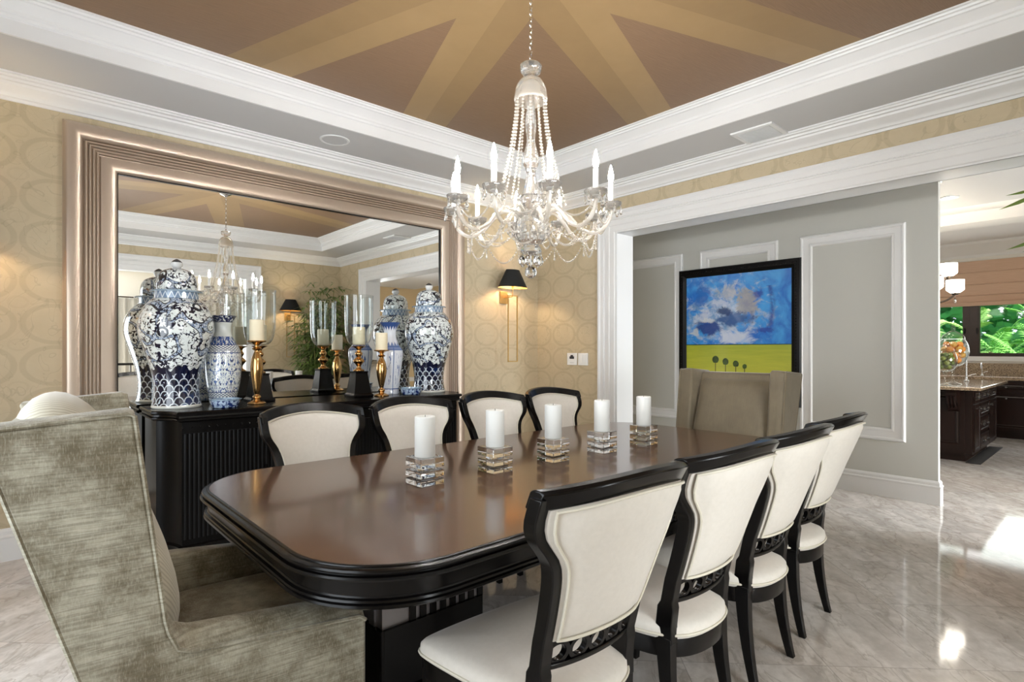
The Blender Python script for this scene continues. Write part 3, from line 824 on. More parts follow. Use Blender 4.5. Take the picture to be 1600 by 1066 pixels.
# candlesticks + hurricanes
def candle(r, h, m, loc, label, group, name='pillar_candle'):
    t = empty(name, loc); tag(t, label, 'candle', group)
    mb = MB(); mb.lathe([(r-.002,0),(r,.003),(r,h-.004),(r-.004,h),(r*.55,h-.002),(.004,h-.006)], 36); mb.build('wax', m, t)
    mb = MB(); mb.tube([(0,0,h-.006),(.001,0,h),(.001,.001,h+.004)], .0012, 6); mb.build('wick', BLACKM, t)
    return t
def candlestick(x, y, h, label):
    t = empty('candlestick', (x,y,.945)); tag(t, label, 'candlestick', 'gold candlesticks on the sideboard')
    k = h
    mb = MB(); mb.lathe(smooth_prof([(.062,0),(.064,.008),(.05,.018),(.024,.03),(.03,.048),(.024,.062),(.016,.07),(.024,.10),(.038,k*.42),(.044,k*.55),(.038,k*.70),(.022,k*.80),(.018,k*.84),(.034,k*.87),(.018,k*.90),(.022,k*.94),(.05,k*.975)], 80), 32); mb.build('stem', GOLD, t)
    mb = MB(); mb.lathe([(.02,k*.965),(.062,k*.975),(.066,k*.985),(.064,k),(.0,k)], 36); mb.build('candle_plate', GOLD, t)
    return t
candlestick(1.36,4.345,.47,'taller gold baluster candlestick bearing a bare ivory candle, next to the floral vase')
candle(.051,.155,IVORY,(1.36,4.345,.945+.47),'ivory pillar candle atop the taller gold candlestick','ivory candles on the sideboard')
candlestick(2.39,4.345,.40,'shorter gold baluster candlestick bearing a bare ivory candle, next to the panelled vase')
candle(.051,.148,IVORY,(2.39,4.345,.945+.40),'ivory pillar candle atop the shorter gold candlestick','ivory candles on the sideboard')
def hurricane(x, y, label, clabel):
    t = empty('hurricane_lamp', (x,y,.945)); tag(t, label, 'hurricane lamp', 'glass hurricane lamps on the sideboard')
    mb = MB(); mb.lathe([(.088,0),(.092,.004),(.092,.02),(.084,.028),(.078,.034),(.055,.205),(.06,.21),(.06,.218),(.0,.218)], sq=4); mb.build('base', BLACK, t, smooth=False, bevel=.003)
    mb = MB(); mb.lathe(smooth_prof([(.044,.218),(.046,.228),(.026,.24),(.018,.26),(.034,.285),(.048,.305),(.034,.325),(.018,.34),(.03,.36),(.03,.375),(.018,.39),(.024,.41),(.05,.425),(.056,.432),(.0,.434)], 64), 28); mb.build('stem', GOLD, t)
    mb = MB()
    mb.lathe(smooth_prof([(.03,.436),(.062,.442),(.088,.465),(.106,.51),(.115,.57),(.118,.65),(.119,.75),(.120,.85),(.1225,.858)], 40)+smooth_prof([(.1225,.862),(.1175,.858),(.117,.75),(.116,.65),(.113,.57),(.104,.51),(.086,.468),(.06,.447),(.02,.442)], 40), 44)
    mb.build('glass_shade', THINGLASS, t)
    candle(.052,.152,IVORY,(x,y,.945+.444),clabel,'ivory candles on the sideboard')
hurricane(1.44,4.54,'glass hurricane lamp on a black tapered base behind the taller gold candlestick','ivory candle inside the glass hurricane behind the taller gold candlestick')
hurricane(2.215,4.42,'glass hurricane lamp on a black tapered base beside the shorter gold candlestick','ivory candle inside the glass hurricane beside the shorter gold candlestick')

# ================================================================== CRYSTAL HOLDERS ON THE TABLE
ORD = ['first in the row from the olive wing chair','second from the olive wing chair','in the middle of the row','fourth from the olive wing chair','last in the row by the painting']
for i in range(5):
    x, y = 1.345+.391*i, 2.062-.012*i
    t = empty('crystal_candle_holder', (x,y,TZ)); tag(t, 'stacked square crystal holder on the table, '+ORD[i], 'candle holder', 'crystal candle holders along the table')
    mb = MB(); q = lambda s,z0,z1: mb.loops([rrect(-s+.002,-s+.002,s-.002,s-.002,.003,z0,2),rrect(-s,-s,s,s,.003,z0+.002,2),rrect(-s,-s,s,s,.003,z1-.002,2),rrect(-s+.002,-s+.002,s-.002,s-.002,.003,z1,2)])
    q(.061,.0005,.024); mb.build('base_slab', CRYSTAL, t, smooth=False)
    mb = MB(); q = lambda s,z0,z1: mb.loops([rrect(-s+.002,-s+.002,s-.002,s-.002,.003,z0,2),rrect(-s,-s,s,s,.003,z0+.002,2),rrect(-s,-s,s,s,.003,z1-.002,2),rrect(-s+.002,-s+.002,s-.002,s-.002,.003,z1,2)])
    q(.046,.0245,.034); q(.061,.0345,.062); mb.build('middle_slab', CRYSTAL, t, smooth=False)
    mb = MB(); mb.lathe([(.042,.0625),(.046,.066),(.036,.076)], 24)
    q(.061,.0765,.118); mb.build('top_slab', CRYSTAL, t, smooth=False)
    candle(.045,.176,WAX,(x,y,TZ+.1182),'white pillar candle on crystal, '+ORD[i],'white candles along the table')

# ================================================================== CHANDELIER
CX, CY, CZ = 1.985, 2.06, 3.28
ch = empty('chandelier', (CX,CY,CZ)); tag(ch, 'lit crystal chandelier with ten candle arms and bead strings above the table', 'chandelier')
Z = lambda z: z-CZ
mb = MB(); mb.lathe([(.0,0),(.065,0),(.068,-.008),(.05,-.022),(.02,-.032),(.012,-.04),(0,-.04)], 28); mb.build('canopy', CHROME, ch)
mb = MB()
for k in range(15):
    z0 = -.04-k*.0285; r = []
    for j in range(12):
        a = 2*pi*j/12; dx = .0085*cos(a); dz = .019*sin(a)
        r.append((dx if k%2 else 0, 0 if k%2 else dx, z0-.016+dz))
    mb.tube(r, .0026, 5, closed=True)
mb.build('chain', CHROME, ch)
mb = MB(); mb.lathe(smooth_prof([(.012,Z(2.80)),(.05,Z(2.812)),(.056,Z(2.79)),(.045,Z(2.765)),(.02,Z(2.752)),(.025,Z(2.745))],20), 14); mb.build('top_dish', CHCR, ch, smooth=False)
mb = MB(); mb.lathe(smooth_prof([(.02,Z(2.745)),(.05,Z(2.735)),(.074,Z(2.70)),(.083,Z(2.655)),(.087,Z(2.63)),(.08,Z(2.622)),(.07,Z(2.66)),(.02,Z(2.71))],28), 20); mb.build('dome', BEAD, ch, angle=25)
mb = MB(); mb.lathe(smooth_prof([(.012,Z(2.71)),(.02,Z(2.6)),(.03,Z(2.5)),(.022,Z(2.42)),(.036,Z(2.36)),(.044,Z(2.31)),(.025,Z(2.26)),(.032,Z(2.2)),(.045,Z(2.14)),(.03,Z(2.08)),(.036,Z(2.0))],50), 12); mb.build('column', CHCR, ch, smooth=False)
mb = MB(); mb.lathe(smooth_prof([(.03,Z(2.13)),(.05,Z(2.14)),(.062,Z(2.10)),(.05,Z(2.06)),(.07,Z(2.03)),(.083,Z(1.985)),(.084,Z(1.945)),(.07,Z(1.905)),(.04,Z(1.885)),(.05,Z(1.872)),(.055,Z(1.85)),(.03,Z(1.835)),(.0,Z(1.832))],60), 18); mb.build('bowl', CHCR, ch, smooth=False)
def teardrop(mb, x, y, z, s):
    mb.lathe([(s*.12,0),(s*.2,-s*.5),(s*.42,-s*1.15),(s*.45,-s*1.5),(s*.3,-s*1.85),(0,-s*2.05)], 6, (x,y,z))
for k in range(7):
    mb = MB(); a = 2*pi*k/7; teardrop(mb, .05*cos(a), .05*sin(a), Z(1.845), .034)
    mb.build('drop_pendant', CRYSTAL, ch, smooth=False)
mb = MB(); mb.tube([(0,0,Z(1.835)),(0,0,Z(1.765))], .003, 5); mb.ball((0,0,Z(1.745)), .032, 10, 7); mb.build('ball_pendant', CRYSTAL, ch, smooth=False)
for k in range(14):
    a = 2*pi*k/14; mb = MB(); mb.bead((.092*cos(a),.092*sin(a),Z(1.985)), .009); teardrop(mb, .092*cos(a), .092*sin(a), Z(1.977), .024); mb.build('prism_pendant', CHCR, ch, smooth=False)
for k in range(10):
    a = 2*pi*(k+.5)/10; mb = MB(); mb.bead((.07*cos(a),.07*sin(a),Z(2.135)), .009); teardrop(mb, .07*cos(a), .07*sin(a), Z(2.127), .022); mb.build('prism_pendant', CHCR, ch, smooth=False)
# bead strings from dome rim down to the arm ring
for k in range(12):
    a = 2*pi*(k+.5)/12; mb = MB(); n = 32
    for j in range(n):
        q = j/(n-1); r = .076+.102*q**1.5; z = 2.625-.535*q
        mb.bead((r*cos(a), r*sin(a), Z(z)), .0088)
    mb.build('bead_string', BEAD, ch, smooth=False)
R0 = radians(42-90)   # camera-right direction is -42 deg from +x... arms are spread evenly
for k in range(10):
    a = radians(-48+28+36*k+6); ca, sa = cos(a), sin(a)
    R = .405
    P = [(.05,2.02),(.10,2.055),(.15,2.06),(.20,2.02),(.25,1.965),(.31,1.938),(.36,1.955),(.395,2.0),(R,2.055)]
    P = smooth_prof(P, 32)
    mb = MB(); mb.tube([(r*ca, r*sa, Z(z)) for r,z in P], .0105, 6); arm = mb.build('arm', BEAD, ch, smooth=True)
    c = (R*ca, R*sa)
    mb = MB(); mb.lathe(smooth_prof([(.012,Z(2.05)),(.03,Z(2.055)),(.05,Z(2.072)),(.054,Z(2.088)),(.046,Z(2.082)),(.015,Z(2.072))],20), 14, (*c,0)); mb.build('drip_dish', CHCR, arm, smooth=False)
    mb = MB(); mb.lathe([(.013,Z(2.07)),(.013,Z(2.185)),(.008,Z(2.19)),(.0,Z(2.19))], 12, (*c,0)); mb.build('candle_tube', TUBEW, arm)
    mb = MB(); mb.lathe([(.007,Z(2.188)),(.0125,Z(2.205)),(.0135,Z(2.222)),(.009,Z(2.248)),(.003,Z(2.272)),(.0,Z(2.278))], 8, (*c,0)); mb.build('bulb', BULB, arm)
    for j in range(6):
        b = 2*pi*j/6; x, y = c[0]+.05*cos(b), c[1]+.05*sin(b); mb = MB()
        mb.bead((x,y,Z(2.068)), .008); teardrop(mb, x, y, Z(2.061), .019)
        mb.build('drop_pendant', CHCR, arm, smooth=False)
    # bead swags: to the next arm, down to the bowl, and a short hanging tail
    a2 = a+radians(36); mb = MB()
    for j in range(23):
        q = j/22; x = .33*(ca*(1-q)+cos(a2)*q); y = .33*(sa*(1-q)+sin(a2)*q); z = 1.935-.10*(1-(2*q-1)**2)
        mb.bead((x,y,Z(z)), .0072)
    mb.build('bead_swag', BEAD, arm, smooth=False)
    mb = MB()
    for j in range(23):
        q = j/22; r = R-.03-(R-.12)*q; z = 2.04-.03*q-.13*(1-(2*q-1)**2)*(1-.2*q)
        mb.bead((r*cos(a+.06), r*sin(a+.06), Z(z)), .007)
    mb.build('bead_swag', BEAD, arm, smooth=False)
    mb = MB()
    for j in range(33):
        q = j/32; x = .40*(ca*(1-q)+cos(a2)*q); y = .40*(sa*(1-q)+sin(a2)*q); z = 2.045-.085*(1-(2*q-1)**2)
        mb.bead((x,y,Z(z)), .0065)
    mb.build('bead_swag', BEAD, arm, smooth=False)
    mb = MB()
    for j in range(4): mb.bead((.33*ca,.33*sa,Z(1.925-j*.013)), .0068)
    teardrop(mb, .33*ca, .33*sa, Z(1.88), .014)
    mb.build('bead_tail', BEAD, arm, smooth=False)

# ================================================================== WALL SCONCES
GLOW = mat('warm_bulb', (1,.9,.7), .4, emit=(1,.78,.5), es=ES_SCONCE)
SHIN = mat('gold_shade_lining', srgb(214,170,96), .5)
def sconce(loc, rz, label):
    t = empty('sconce', loc, rz); tag(t, label, 'wall lamp', 'black shaded gold wall lamps')
    # local: wall plane y=0, room towards -y
    mb = MB(); mb.box(-.055,-.018,-.17,.055,0,-.03); mb.build('backplate', BRASS, t, smooth=False, bevel=.003)
    mb = MB(); mb.tube([(0,-.018,-.10),(0,-.16,-.10),(0,-.165,-.09),(0,-.165,.02)], .006, 8); mb.tube([(0,-.165,-.02),(0,-.165,.02)], .011, 10); mb.build('arm', BRASS, t)
    mb = MB()
    for s in (-1,1): mb.box(s*.068-.005,-.17,-.83,s*.068+.005,-.16,-.085)
    for z in (-.83,-.095): mb.box(-.068,-.17,z,.068,-.16,z+.01)
    mb.build('drop_frame', BRASS, t, smooth=False)
    mb = MB(); n = 32
    ring = lambda r,z: [(r*cos(2*pi*j/n), -.165+r*.62*sin(2*pi*j/n), z) for j in range(n)]
    mb.loops([ring(.195,0), ring(.088,.20)], False, False); sh = mb.build('lamp_shade', SHADE, t)
    mb = MB(); mb.loops([ring(.192,.001), ring(.085,.199)], False, False); mb.build('shade_lining', SHIN, sh)
    mb = MB(); mb.tube([(0,-.165,.02),(0,-.165,.07)], .013, 10); mb.build('socket', BRASS, t)
    mb = MB(); mb.ball((0,-.165,.10), .026, 10, 8, 1.3); mb.build('bulb', GLOW, t)
    return t
sconce((4.185,4.80,2.04), 0, 'gold wall lamp with black shade between the big mirror and the room corner')
sconce((-.32,4.80,2.04), 0, 'gold wall lamp with black shade outside the frame, casting light beside the mirror')
sconce((3.72,-.64,2.04), pi, 'gold wall lamp with black shade seen in the mirror beside the bamboo')

# ================================================================== PAINTING
def _paint():
    x,y,z,v = coords()
    s = y*-1.0   # to the viewer's right
    u = s/1.19+.5; w = z/1.33+.5
    n1 = noise(vec(u*2.2,w*2.0,4), 1.8, 6, .6, 1.0)
    n2 = noise(vec(u*3,w*3,9), 2.2, 5, .6, .7)
    n3 = noise(vec(u*5,w*5,2), 2.5, 5, .65, .4)
    ell = lambda cx,cy,rx,ry: (((u-cx)/rx)*((u-cx)/rx)+((w-cy)/ry)*((w-cy)/ry)).sqrt()
    nb = noise(vec(u*2.6,w*3.2,7), 2.4, 9, .68, 1.6)
    nc = noise(vec(u*2.0+3.0,w*3.4,3), 3.4, 8, .7, 1.0)
    wob = (nb-.5)*2.6+(nc-.5)*1.3
    sky = mixc(n2.step(.3,.7), srgb(8,104,206), srgb(66,164,236))
    sky = mixc((w-.78).step(0,.3)*.45*n3, sky, srgb(140,190,236))
    cl = 1.0-ell(.36,.68,.52,.36)+wob
    sky = mixc(cl.step(.1,.7)*.85, sky, mixc(n3.step(.35,.65), srgb(120,160,204), srgb(214,220,232)))
    sky = mixc((1.0-ell(.60,.74,.15,.17)+wob*.8).step(.2,.6)*.8, sky, srgb(164,160,160))
    sky = mixc((1.0-ell(.42,.84,.16,.09)+wob*.7).step(.2,.7)*.6, sky, srgb(188,186,188))
    sky = mixc((1.0-ell(.17,.83,.14,.11)+wob*.8).step(.15,.5)*.85, sky, srgb(24,104,196))
    sky = mixc((1.0-ell(.22,.555,.17,.085)+wob*.6).step(.1,.45)*.95, sky, srgb(14,62,142))
    sky = mixc((1.0-ell(.50,.625,.24,.075)+wob*.7).step(.1,.5)*.9, sky, srgb(22,78,146))
    sky = mixc((1.0-ell(.40,.69,.10,.05)+wob*.7).step(.1,.5)*.9, sky, srgb(20,54,110))
    sky = mixc((1.0-ell(.50,.47,.24,.075)+wob*.5).step(.1,.6)*.9, sky, srgb(214,222,240))
    sky = mixc((1.0-ell(.10,.52,.07,.05)+wob*.8).step(.1,.6)*.85, sky, srgb(206,212,220))
    sky = mixc((1.0-ell(.22,.62,.09,.03)+wob*.8).step(.1,.6)*.8, sky, srgb(220,224,230))
    q = (w-.52)*3.0
    fcx = (q*1.9).sin()*.085+.80-q*.06
    funnel = (u-fcx-(n3-.5)*.05).abs()
    sky = mixc(funnel.step(.035,.0)*(w > .53)*(w < .88)*n3.step(.3,.5)*.75, sky, srgb(12,40,150))
    sky = mixc((1.0-ell(.78,.525,.12,.03)+wob*.9).step(.2,.6)*.8, sky, srgb(16,56,160))
    sky = mixc((1.0-ell(.72,.82,.07,.05)+wob*.8).step(.2,.7)*.7, sky, srgb(14,50,160))
    gr = noise(vec(u*1.5,w*14,0), 2.0, 5, .6)
    field = mixc(gr, srgb(132,158,40), srgb(206,206,66))
    field = mixc((w-.18).abs().step(.25,0)*.35, field, srgb(222,214,84))
    c = mixc(w < .41, sky, field)
    c = mixc((w-.412).abs() < .0035, c, srgb(30,70,70))
    for (tu,tw,r,h) in ((.305,.285,.036,.07),(.405,.268,.033,.07),(.505,.252,.031,.062),(.588,.232,.023,.045)):
        d = ((u-tu)*(u-tu)*1.25+(w-tw)*(w-tw)*1.25+(n3-.5)*.0006).sqrt()
        c = mixc(((u-tu).abs() < .0035)*(w < tw)*(w > tw-h-r), c, srgb(70,60,30))
        c = mixc((d < r)*(w > tw-r*.75), c, mixc(n3.step(.4,.6), srgb(38,58,18), srgb(70,92,34)))
    return c
CANV = mat('painted_canvas', (.3,.5,.7), .35, coat=.3, fn=_paint)
t = empty('painting', (5.955,2.913,1.52)); tag(t, 'black framed painting of blue stormy sky above a yellow green field with four trees', 'painting')
mb = MB(); mb.box(-.022,-.595,-.665,-.012,.595,.665); mb.build('canvas', CANV, t, smooth=False)
mb = MB(); rect_sweep(mb, -.69,-.76,.69,.76, [(0,0),(0,.03),(.01,.042),(.03,.046),(.06,.046),(.08,.036),(.095,.024),(.1,.012)], lambda u,w,d:(-d,u,w)); fr = mb.build('picture_frame', BLACKM, t, angle=25)
mb = MB()
def nub(a,b): mb.ball((-.044,a,b), .009, 6, 4)
for k in range(46): nub(-.645,-.72+1.44*k/45); nub(.645,-.72+1.44*k/45)
for k in range(42): nub(-.645+1.29*k/41,-.715); nub(-.645+1.29*k/41,.715)
mb.build('bead_carving', BLACK, fr)
# ================================================================== KITCHEN
ESP = mat('espresso_wood', (.012,.005,.004), .3, spec=.25, fn=lambda: (lambda q: mixc(noise(vec(q[0]*4,q[1]*4,q[2]*.8),3,5,.6), (.006,.003,.002), (.020,.008,.006)))(coords()))
def _gran():
    x,y,z,v = coords()
    n = noise(v, 70, 4, .75); n2 = noise(v, 28, 3, .6)
    c = mixc(n.step(.35,.65), srgb(96,78,60), srgb(190,168,140))
    return mixc(n2.step(.6,.7)*.8, c, srgb(60,48,40))
GRAN = mat('speckled_granite', (.3,.22,.16), .1, coat=.4, fn=_gran)
STEEL = mat('brushed_steel', (.6,.6,.6), .25, metal=1)
t = empty('kitchen_island', (9.25,2.1,0)); tag(t, 'espresso kitchen island with granite top beyond the grey hall wall', 'kitchen island')
bx = lambda mb,x0,y0,z0,x1,y1,z1: mb.box(x0-9.25,y0-2.1,z0,x1-9.25,y1-2.1,z1)
mb = MB(); bx(mb,8.45,1.25,.10,10.1,2.95,.88); bx(mb,8.53,1.33,0,10.05,2.9,.10)
bx(mb,8.44,1.24,.78,8.50,1.30,.88); mb.build('cabinet_body', ESP, t, smooth=False)
mb = MB(); rr = lambda o,z: rrect(8.06-9.25-o,1.12-2.1-o,10.16-9.25+o,3.05-2.1+o,.02,z,3)
mb.loops([rr(-.01,.88),rr(0,.884),rr(0,.892),rr(-.008,.896),rr(.004,.902),rr(.004,.914),rr(-.004,.92)]); mb.build('countertop', GRAN, t, angle=30)
for yy in (1.42,2.6):
    mb = MB(); pr_ = [(8.45,.88),(8.22,.88),(8.215,.84),(8.24,.82),(8.27,.79),(8.30,.72),(8.36,.68),(8.38,.64),(8.42,.61),(8.45,.60)]
    mb.prism(pr_, lambda a,b:(a-9.25,yy-.055-2.1,b), lambda a,b:(a-9.25,yy+.055-2.1,b))
    for s in (-.03,0,.03): mb.tube([(8.26-9.25,yy+s-2.1,.80),(8.30-9.25,yy+s-2.1,.70),(8.37-9.25,yy+s-2.1,.65)], .012, 6)
    mb.build('corbel', ESP, t, angle=30)
for z0,z1 in ((.16,.84),):
    for y0 in (1.32,2.1):
        mb = MB(); rect_sweep(mb, y0,z0,y0+.72,z1,[(0,0),(0,.012),(.05,.012),(.06,.004),(.075,.010),(.09,.002)], lambda u,w,d:(8.45-d-9.25,u-2.1,w)); mb.build('end_panel', ESP, t, smooth=False)
def front(x0,x1,z0,z1,kind,knobs):
    mb = MB(); rect_sweep(mb, x0+.006,z0+.006,x1-.006,z1-.006,[(0,0),(0,.018),(.03,.018),(.036,.010),(.05,.014),(.06,.010)], lambda u,w,d:(u-9.25,1.25-d-2.1,w))
    bx(mb,x0+.05,1.238,z0+.05,x1-.05,1.245,z1-.05)
    d = mb.build(kind, ESP, t, smooth=False)
    for kx in knobs:
        k = MB(); k.tube([(kx-9.25,1.232-2.1,(z0+z1)/2 if kind=='drawer' else z1-.06),(kx-9.25,1.205-2.1,(z0+z1)/2 if kind=='drawer' else z1-.06)], .014, 8); k.build('knob', STEEL, d)
front(8.50,8.85,.70,.86,'drawer',[8.675]); front(8.50,8.85,.12,.69,'door',[8.80])
front(8.87,9.50,.70,.86,'drawer',[9.05,9.32]); front(8.87,9.50,.52,.69,'drawer',[9.05,9.32]); front(8.87,9.50,.32,.51,'drawer',[9.05,9.32]); front(8.87,9.50,.12,.31,'drawer',[9.05,9.32])
front(9.52,10.08,.70,.86,'drawer',[9.8]); front(9.52,10.08,.12,.69,'door',[9.58])
mb = MB(); mb.box(8.42,1.17,0,10.1,1.31,.008); tag(mb.build('floor_strip', mat('dark_strip',(.02,.016,.014),.8), smooth=False), 'dark narrow strip on the floor along the kitchen island', 'mat')  # thin dark slab along the foot of the island
# back counter
t = empty('kitchen_cabinet', (11.45,.2,0)); tag(t, 'dark wood base cabinets running under the kitchen window', 'cabinet')
mb = MB(); mb.box(-.28,-3.2,.10,.345,2.8,.88); mb.box(-.20,-3.2,0,.345,2.8,.10); mb.build('cabinet_body', ESP, t, smooth=False)
for k in range(9):
    y0 = -3.1+k*.64
    for z0,z1,nm in ((.70,.86,'drawer'),(.13,.69,'door')):
        mb = MB(); rect_sweep(mb, y0,z0,y0+.62,z1,[(0,0),(0,.018),(.04,.018),(.05,.008),(.07,.014),(.08,.008)], lambda u,w,d:(-.28-d,u,w)); d = mb.build(nm, ESP, t, smooth=False)
        mb = MB(); zz = (z0+z1)/2 if nm=='drawer' else z1-.08
        mb.tube([(-.285,y0+.31,zz),(-.325,y0+.31,zz)], .014, 8); mb.build('knob', STEEL, d)
mb = MB(); mb.box(-.32,-3.25,.88,.345,2.85,.93); ct = mb.build('countertop', GRAN, t, smooth=False, bevel=.006)
mb = MB(); mb.box(.325,-3.25,.93,.348,2.85,.955+.17); mb.build('backsplash', GRAN, ct, smooth=False)
def faucet(x,y,z,h,label,name,cat,s=1):
    t = empty(name,(x,y,z)); tag(t,label,cat)
    mb = MB(); mb.lathe([(.028*s,0),(.03*s,.006),(.022*s,.014),(.016*s,.03),(.014*s,.06*s)],16); mb.build('base',STEEL,t)
    mb = MB(); r=.07*s; pts=[(0,0,.03),(0,0,h-r)]+[(-r+r*cos(a),0,h-r+r*sin(a)) for a in [pi*k/10 for k in range(1,11)]]+[(-2*r,0,h-r-.05*s)]
    mb.tube(pts,.011*s,10); mb.build('spout',STEEL,t)
    mb = MB(); mb.tube([(0,-.02,.07*s),(0,-.06*s,.09*s),(0,-.10*s,.10*s)],.007*s,8); mb.build('lever',STEEL,t)
faucet(9.55,1.475,.92,.50,'steel gooseneck faucet on the kitchen island behind the fruit jars','faucet','faucet')
faucet(11.35,1.56,.934,.20,'small steel soap dispenser on the counter under the kitchen window','soap_dispenser','soap dispenser',.7)
# fruit jars
THIN = thin_glass('thin_jar_glass', (.97,.985,.98))
def fruit_jar(x,y,s,label):
    t = empty('apothecary_jar',(x,y,.92)); tag(t,label,'jar','glass apothecary jars on the island')
    mb = MB(); mb.lathe(smooth_prof([(.075*s,0),(.07*s,.008),(.02*s,.03*s),(.012*s,.08*s),(.018*s,.16*s),(.03*s,.19*s)],24),20); mb.build('foot',THIN,t)
    mb = MB(); mb.lathe(smooth_prof([(.02*s,.19*s),(.09*s,.22*s),(.135*s,.32*s),(.13*s,.42*s),(.10*s,.485*s)],30)+smooth_prof([(.097*s,.483*s),(.127*s,.42*s),(.132*s,.32*s),(.088*s,.223*s),(.02*s,.197*s)],30),28); mb.build('bowl',THIN,t)
    mb = MB(); mb.lathe(smooth_prof([(.105*s,.488*s),(.09*s,.525*s),(.04*s,.565*s),(.012*s,.58*s),(.02*s,.60*s),(.012*s,.625*s),(.002,.635*s)],24),24); mb.build('lid',THIN,t)
def fruits(x,y,s,cs,kind,label,grp):
    k = 0
    for (r,z,n,ph) in ((.052,.262,3,0),(.078,.315,6,.4),(.0,.325,1,0),(.076,.378,6,.9),(.0,.39,1,0),(.055,.43,4,.2)):
        for j in range(n):
            a = ph+2*pi*j/n; m = cs[k%len(cs)]; k += 1
            o = MB(); o.ball((0,0,0),.034*s,10,8,.95)
            tag(o.build(kind,m,loc=(x+r*s*cos(a),y+r*s*sin(a),.92+z*s)), label, 'fruit', grp)
OR = [mat('orange_peel',srgb(226,140,44),.5), mat('amber_peel',srgb(206,156,70),.5)]
GR = [mat('green_pear_skin',srgb(118,128,50),.5), mat('olive_fruit_skin',srgb(90,104,40),.5)]
fruit_jar(8.62,1.46,1.14,'lidded glass jar of orange fruit on the kitchen island')
fruits(8.62,1.46,1.14,OR,'orange','orange fruit heaped inside the lidded glass jar on the island','orange fruit in the glass jar')
fruit_jar(8.27,1.475,.85,'lidded glass jar of green fruit on the kitchen island, edge of the hall wall')
fruits(8.27,1.475,.85,GR,'green_pear','green fruit heaped inside the glass jar at the hall wall edge','green fruit in the glass jar')
# roman shade
def _rom():
    x,y,z,v = coords(); return mixc(noise(vec(x,y*2,z*90),3,4,.6), srgb(190,156,132), srgb(222,192,168))
mb = MB(); pts = []
zz = [2.80,2.62,2.60,2.42,2.40,2.24,2.22,2.13,2.12,2.06]
dd = [.02,.035,.06,.04,.075,.045,.085,.05,.095,.06]
mb.loops([[(11.79-d,-.34,z),(11.79-d,3.14,z),(11.79-d+.012,3.14,z),(11.79-d+.012,-.34,z)] for z,d in zip(zz,dd)])
tag(mb.build('roman_shade', mat('woven_shade',srgb(170,132,108),.8,fn=_rom), smooth=False), 'brown woven roman shade drawn up over the kitchen window', 'window shade')
# kitchen chandelier
LITS = mat('lit_glass_shade', (1,.95,.85), .5, emit=(1,.92,.8), es=11)
BRONZE = mat('dark_bronze', (.05,.035,.025), .35, metal=.8)
t = empty('kitchen_chandelier', (8.25,1.90,3.1)); tag(t, 'dark bronze chandelier with lit white shades hung over the kitchen island', 'chandelier')
mb = MB(); mb.lathe([(.07,0),(.07,-.02),(.012,-.04),(.012,-.55),(.03,-.6),(.045,-.7),(.03,-.82),(.04,-1.0),(.05,-1.12),(.02,-1.2),(0,-1.22)],20); mb.build('stem', BRONZE, t)
for tier,(n,R,zs,ph) in enumerate(((6,.52,-1.04,radians(-72)),(3,.50,-.82,radians(-55)))):
    for k in range(n):
        a = ph+2*pi*k/n; ca,sa=cos(a),sin(a)
        mb = MB(); mb.tube([(r*ca,r*sa,z) for r,z in smooth_prof([(.03,zs-.05),(R*.4,zs-.16),(R*.8,zs-.13),(R,zs-.05)],18)], .011, 8); mb.lathe([(.0,zs-.06),(.03,zs-.055),(.04,zs-.04),(.012,zs-.035),(.01,zs)],12,(R*ca,R*sa,0)); arm = mb.build('arm', BRONZE, t)
        mb = MB(); mb.lathe([(.05,zs-.03),(.085,zs),(.09,zs+.01),(.09,zs+.12),(.086,zs+.12),(.085,zs+.012),(.03,zs-.02)],24,(R*ca,R*sa,0)); mb.build('glass_shade', LITS, arm)
        mb = MB(); mb.tube([(R*ca,R*sa,zs-.06),(R*ca,R*sa,zs-.09)],.003,5); mb.lathe([(.004,0),(.014,-.03),(.01,-.06),(0,-.07)],6,(R*ca,R*sa,zs-.09)); mb.build('drop_pendant', CRYSTAL, arm, smooth=False)
# downlights
LENS = mat('lit_downlight_lens', (1,1,1), .4, emit=(1,.95,.88), es=14)
def downlight(x,y,z,label):
    t = empty('recessed_downlight',(x,y,z)); tag(t,label,'downlight','recessed downlights')
    mb = MB(); mb.lathe([(.055,0),(.055,-.004),(.085,-.008),(.09,0)],28); mb.build('trim_ring',WHITE,t)
    mb = MB(); mb.lathe([(0,-.002),(.055,-.002),(.055,-.001),(0,-.001)],24); mb.build('lens',LENS,t)
downlight(7.35,1.28,2.95,'small round lit downlight in the ceiling beyond the hall wall end')
downlight(7.2,-.4,2.95,'recessed downlight over the passage by the tan wall')

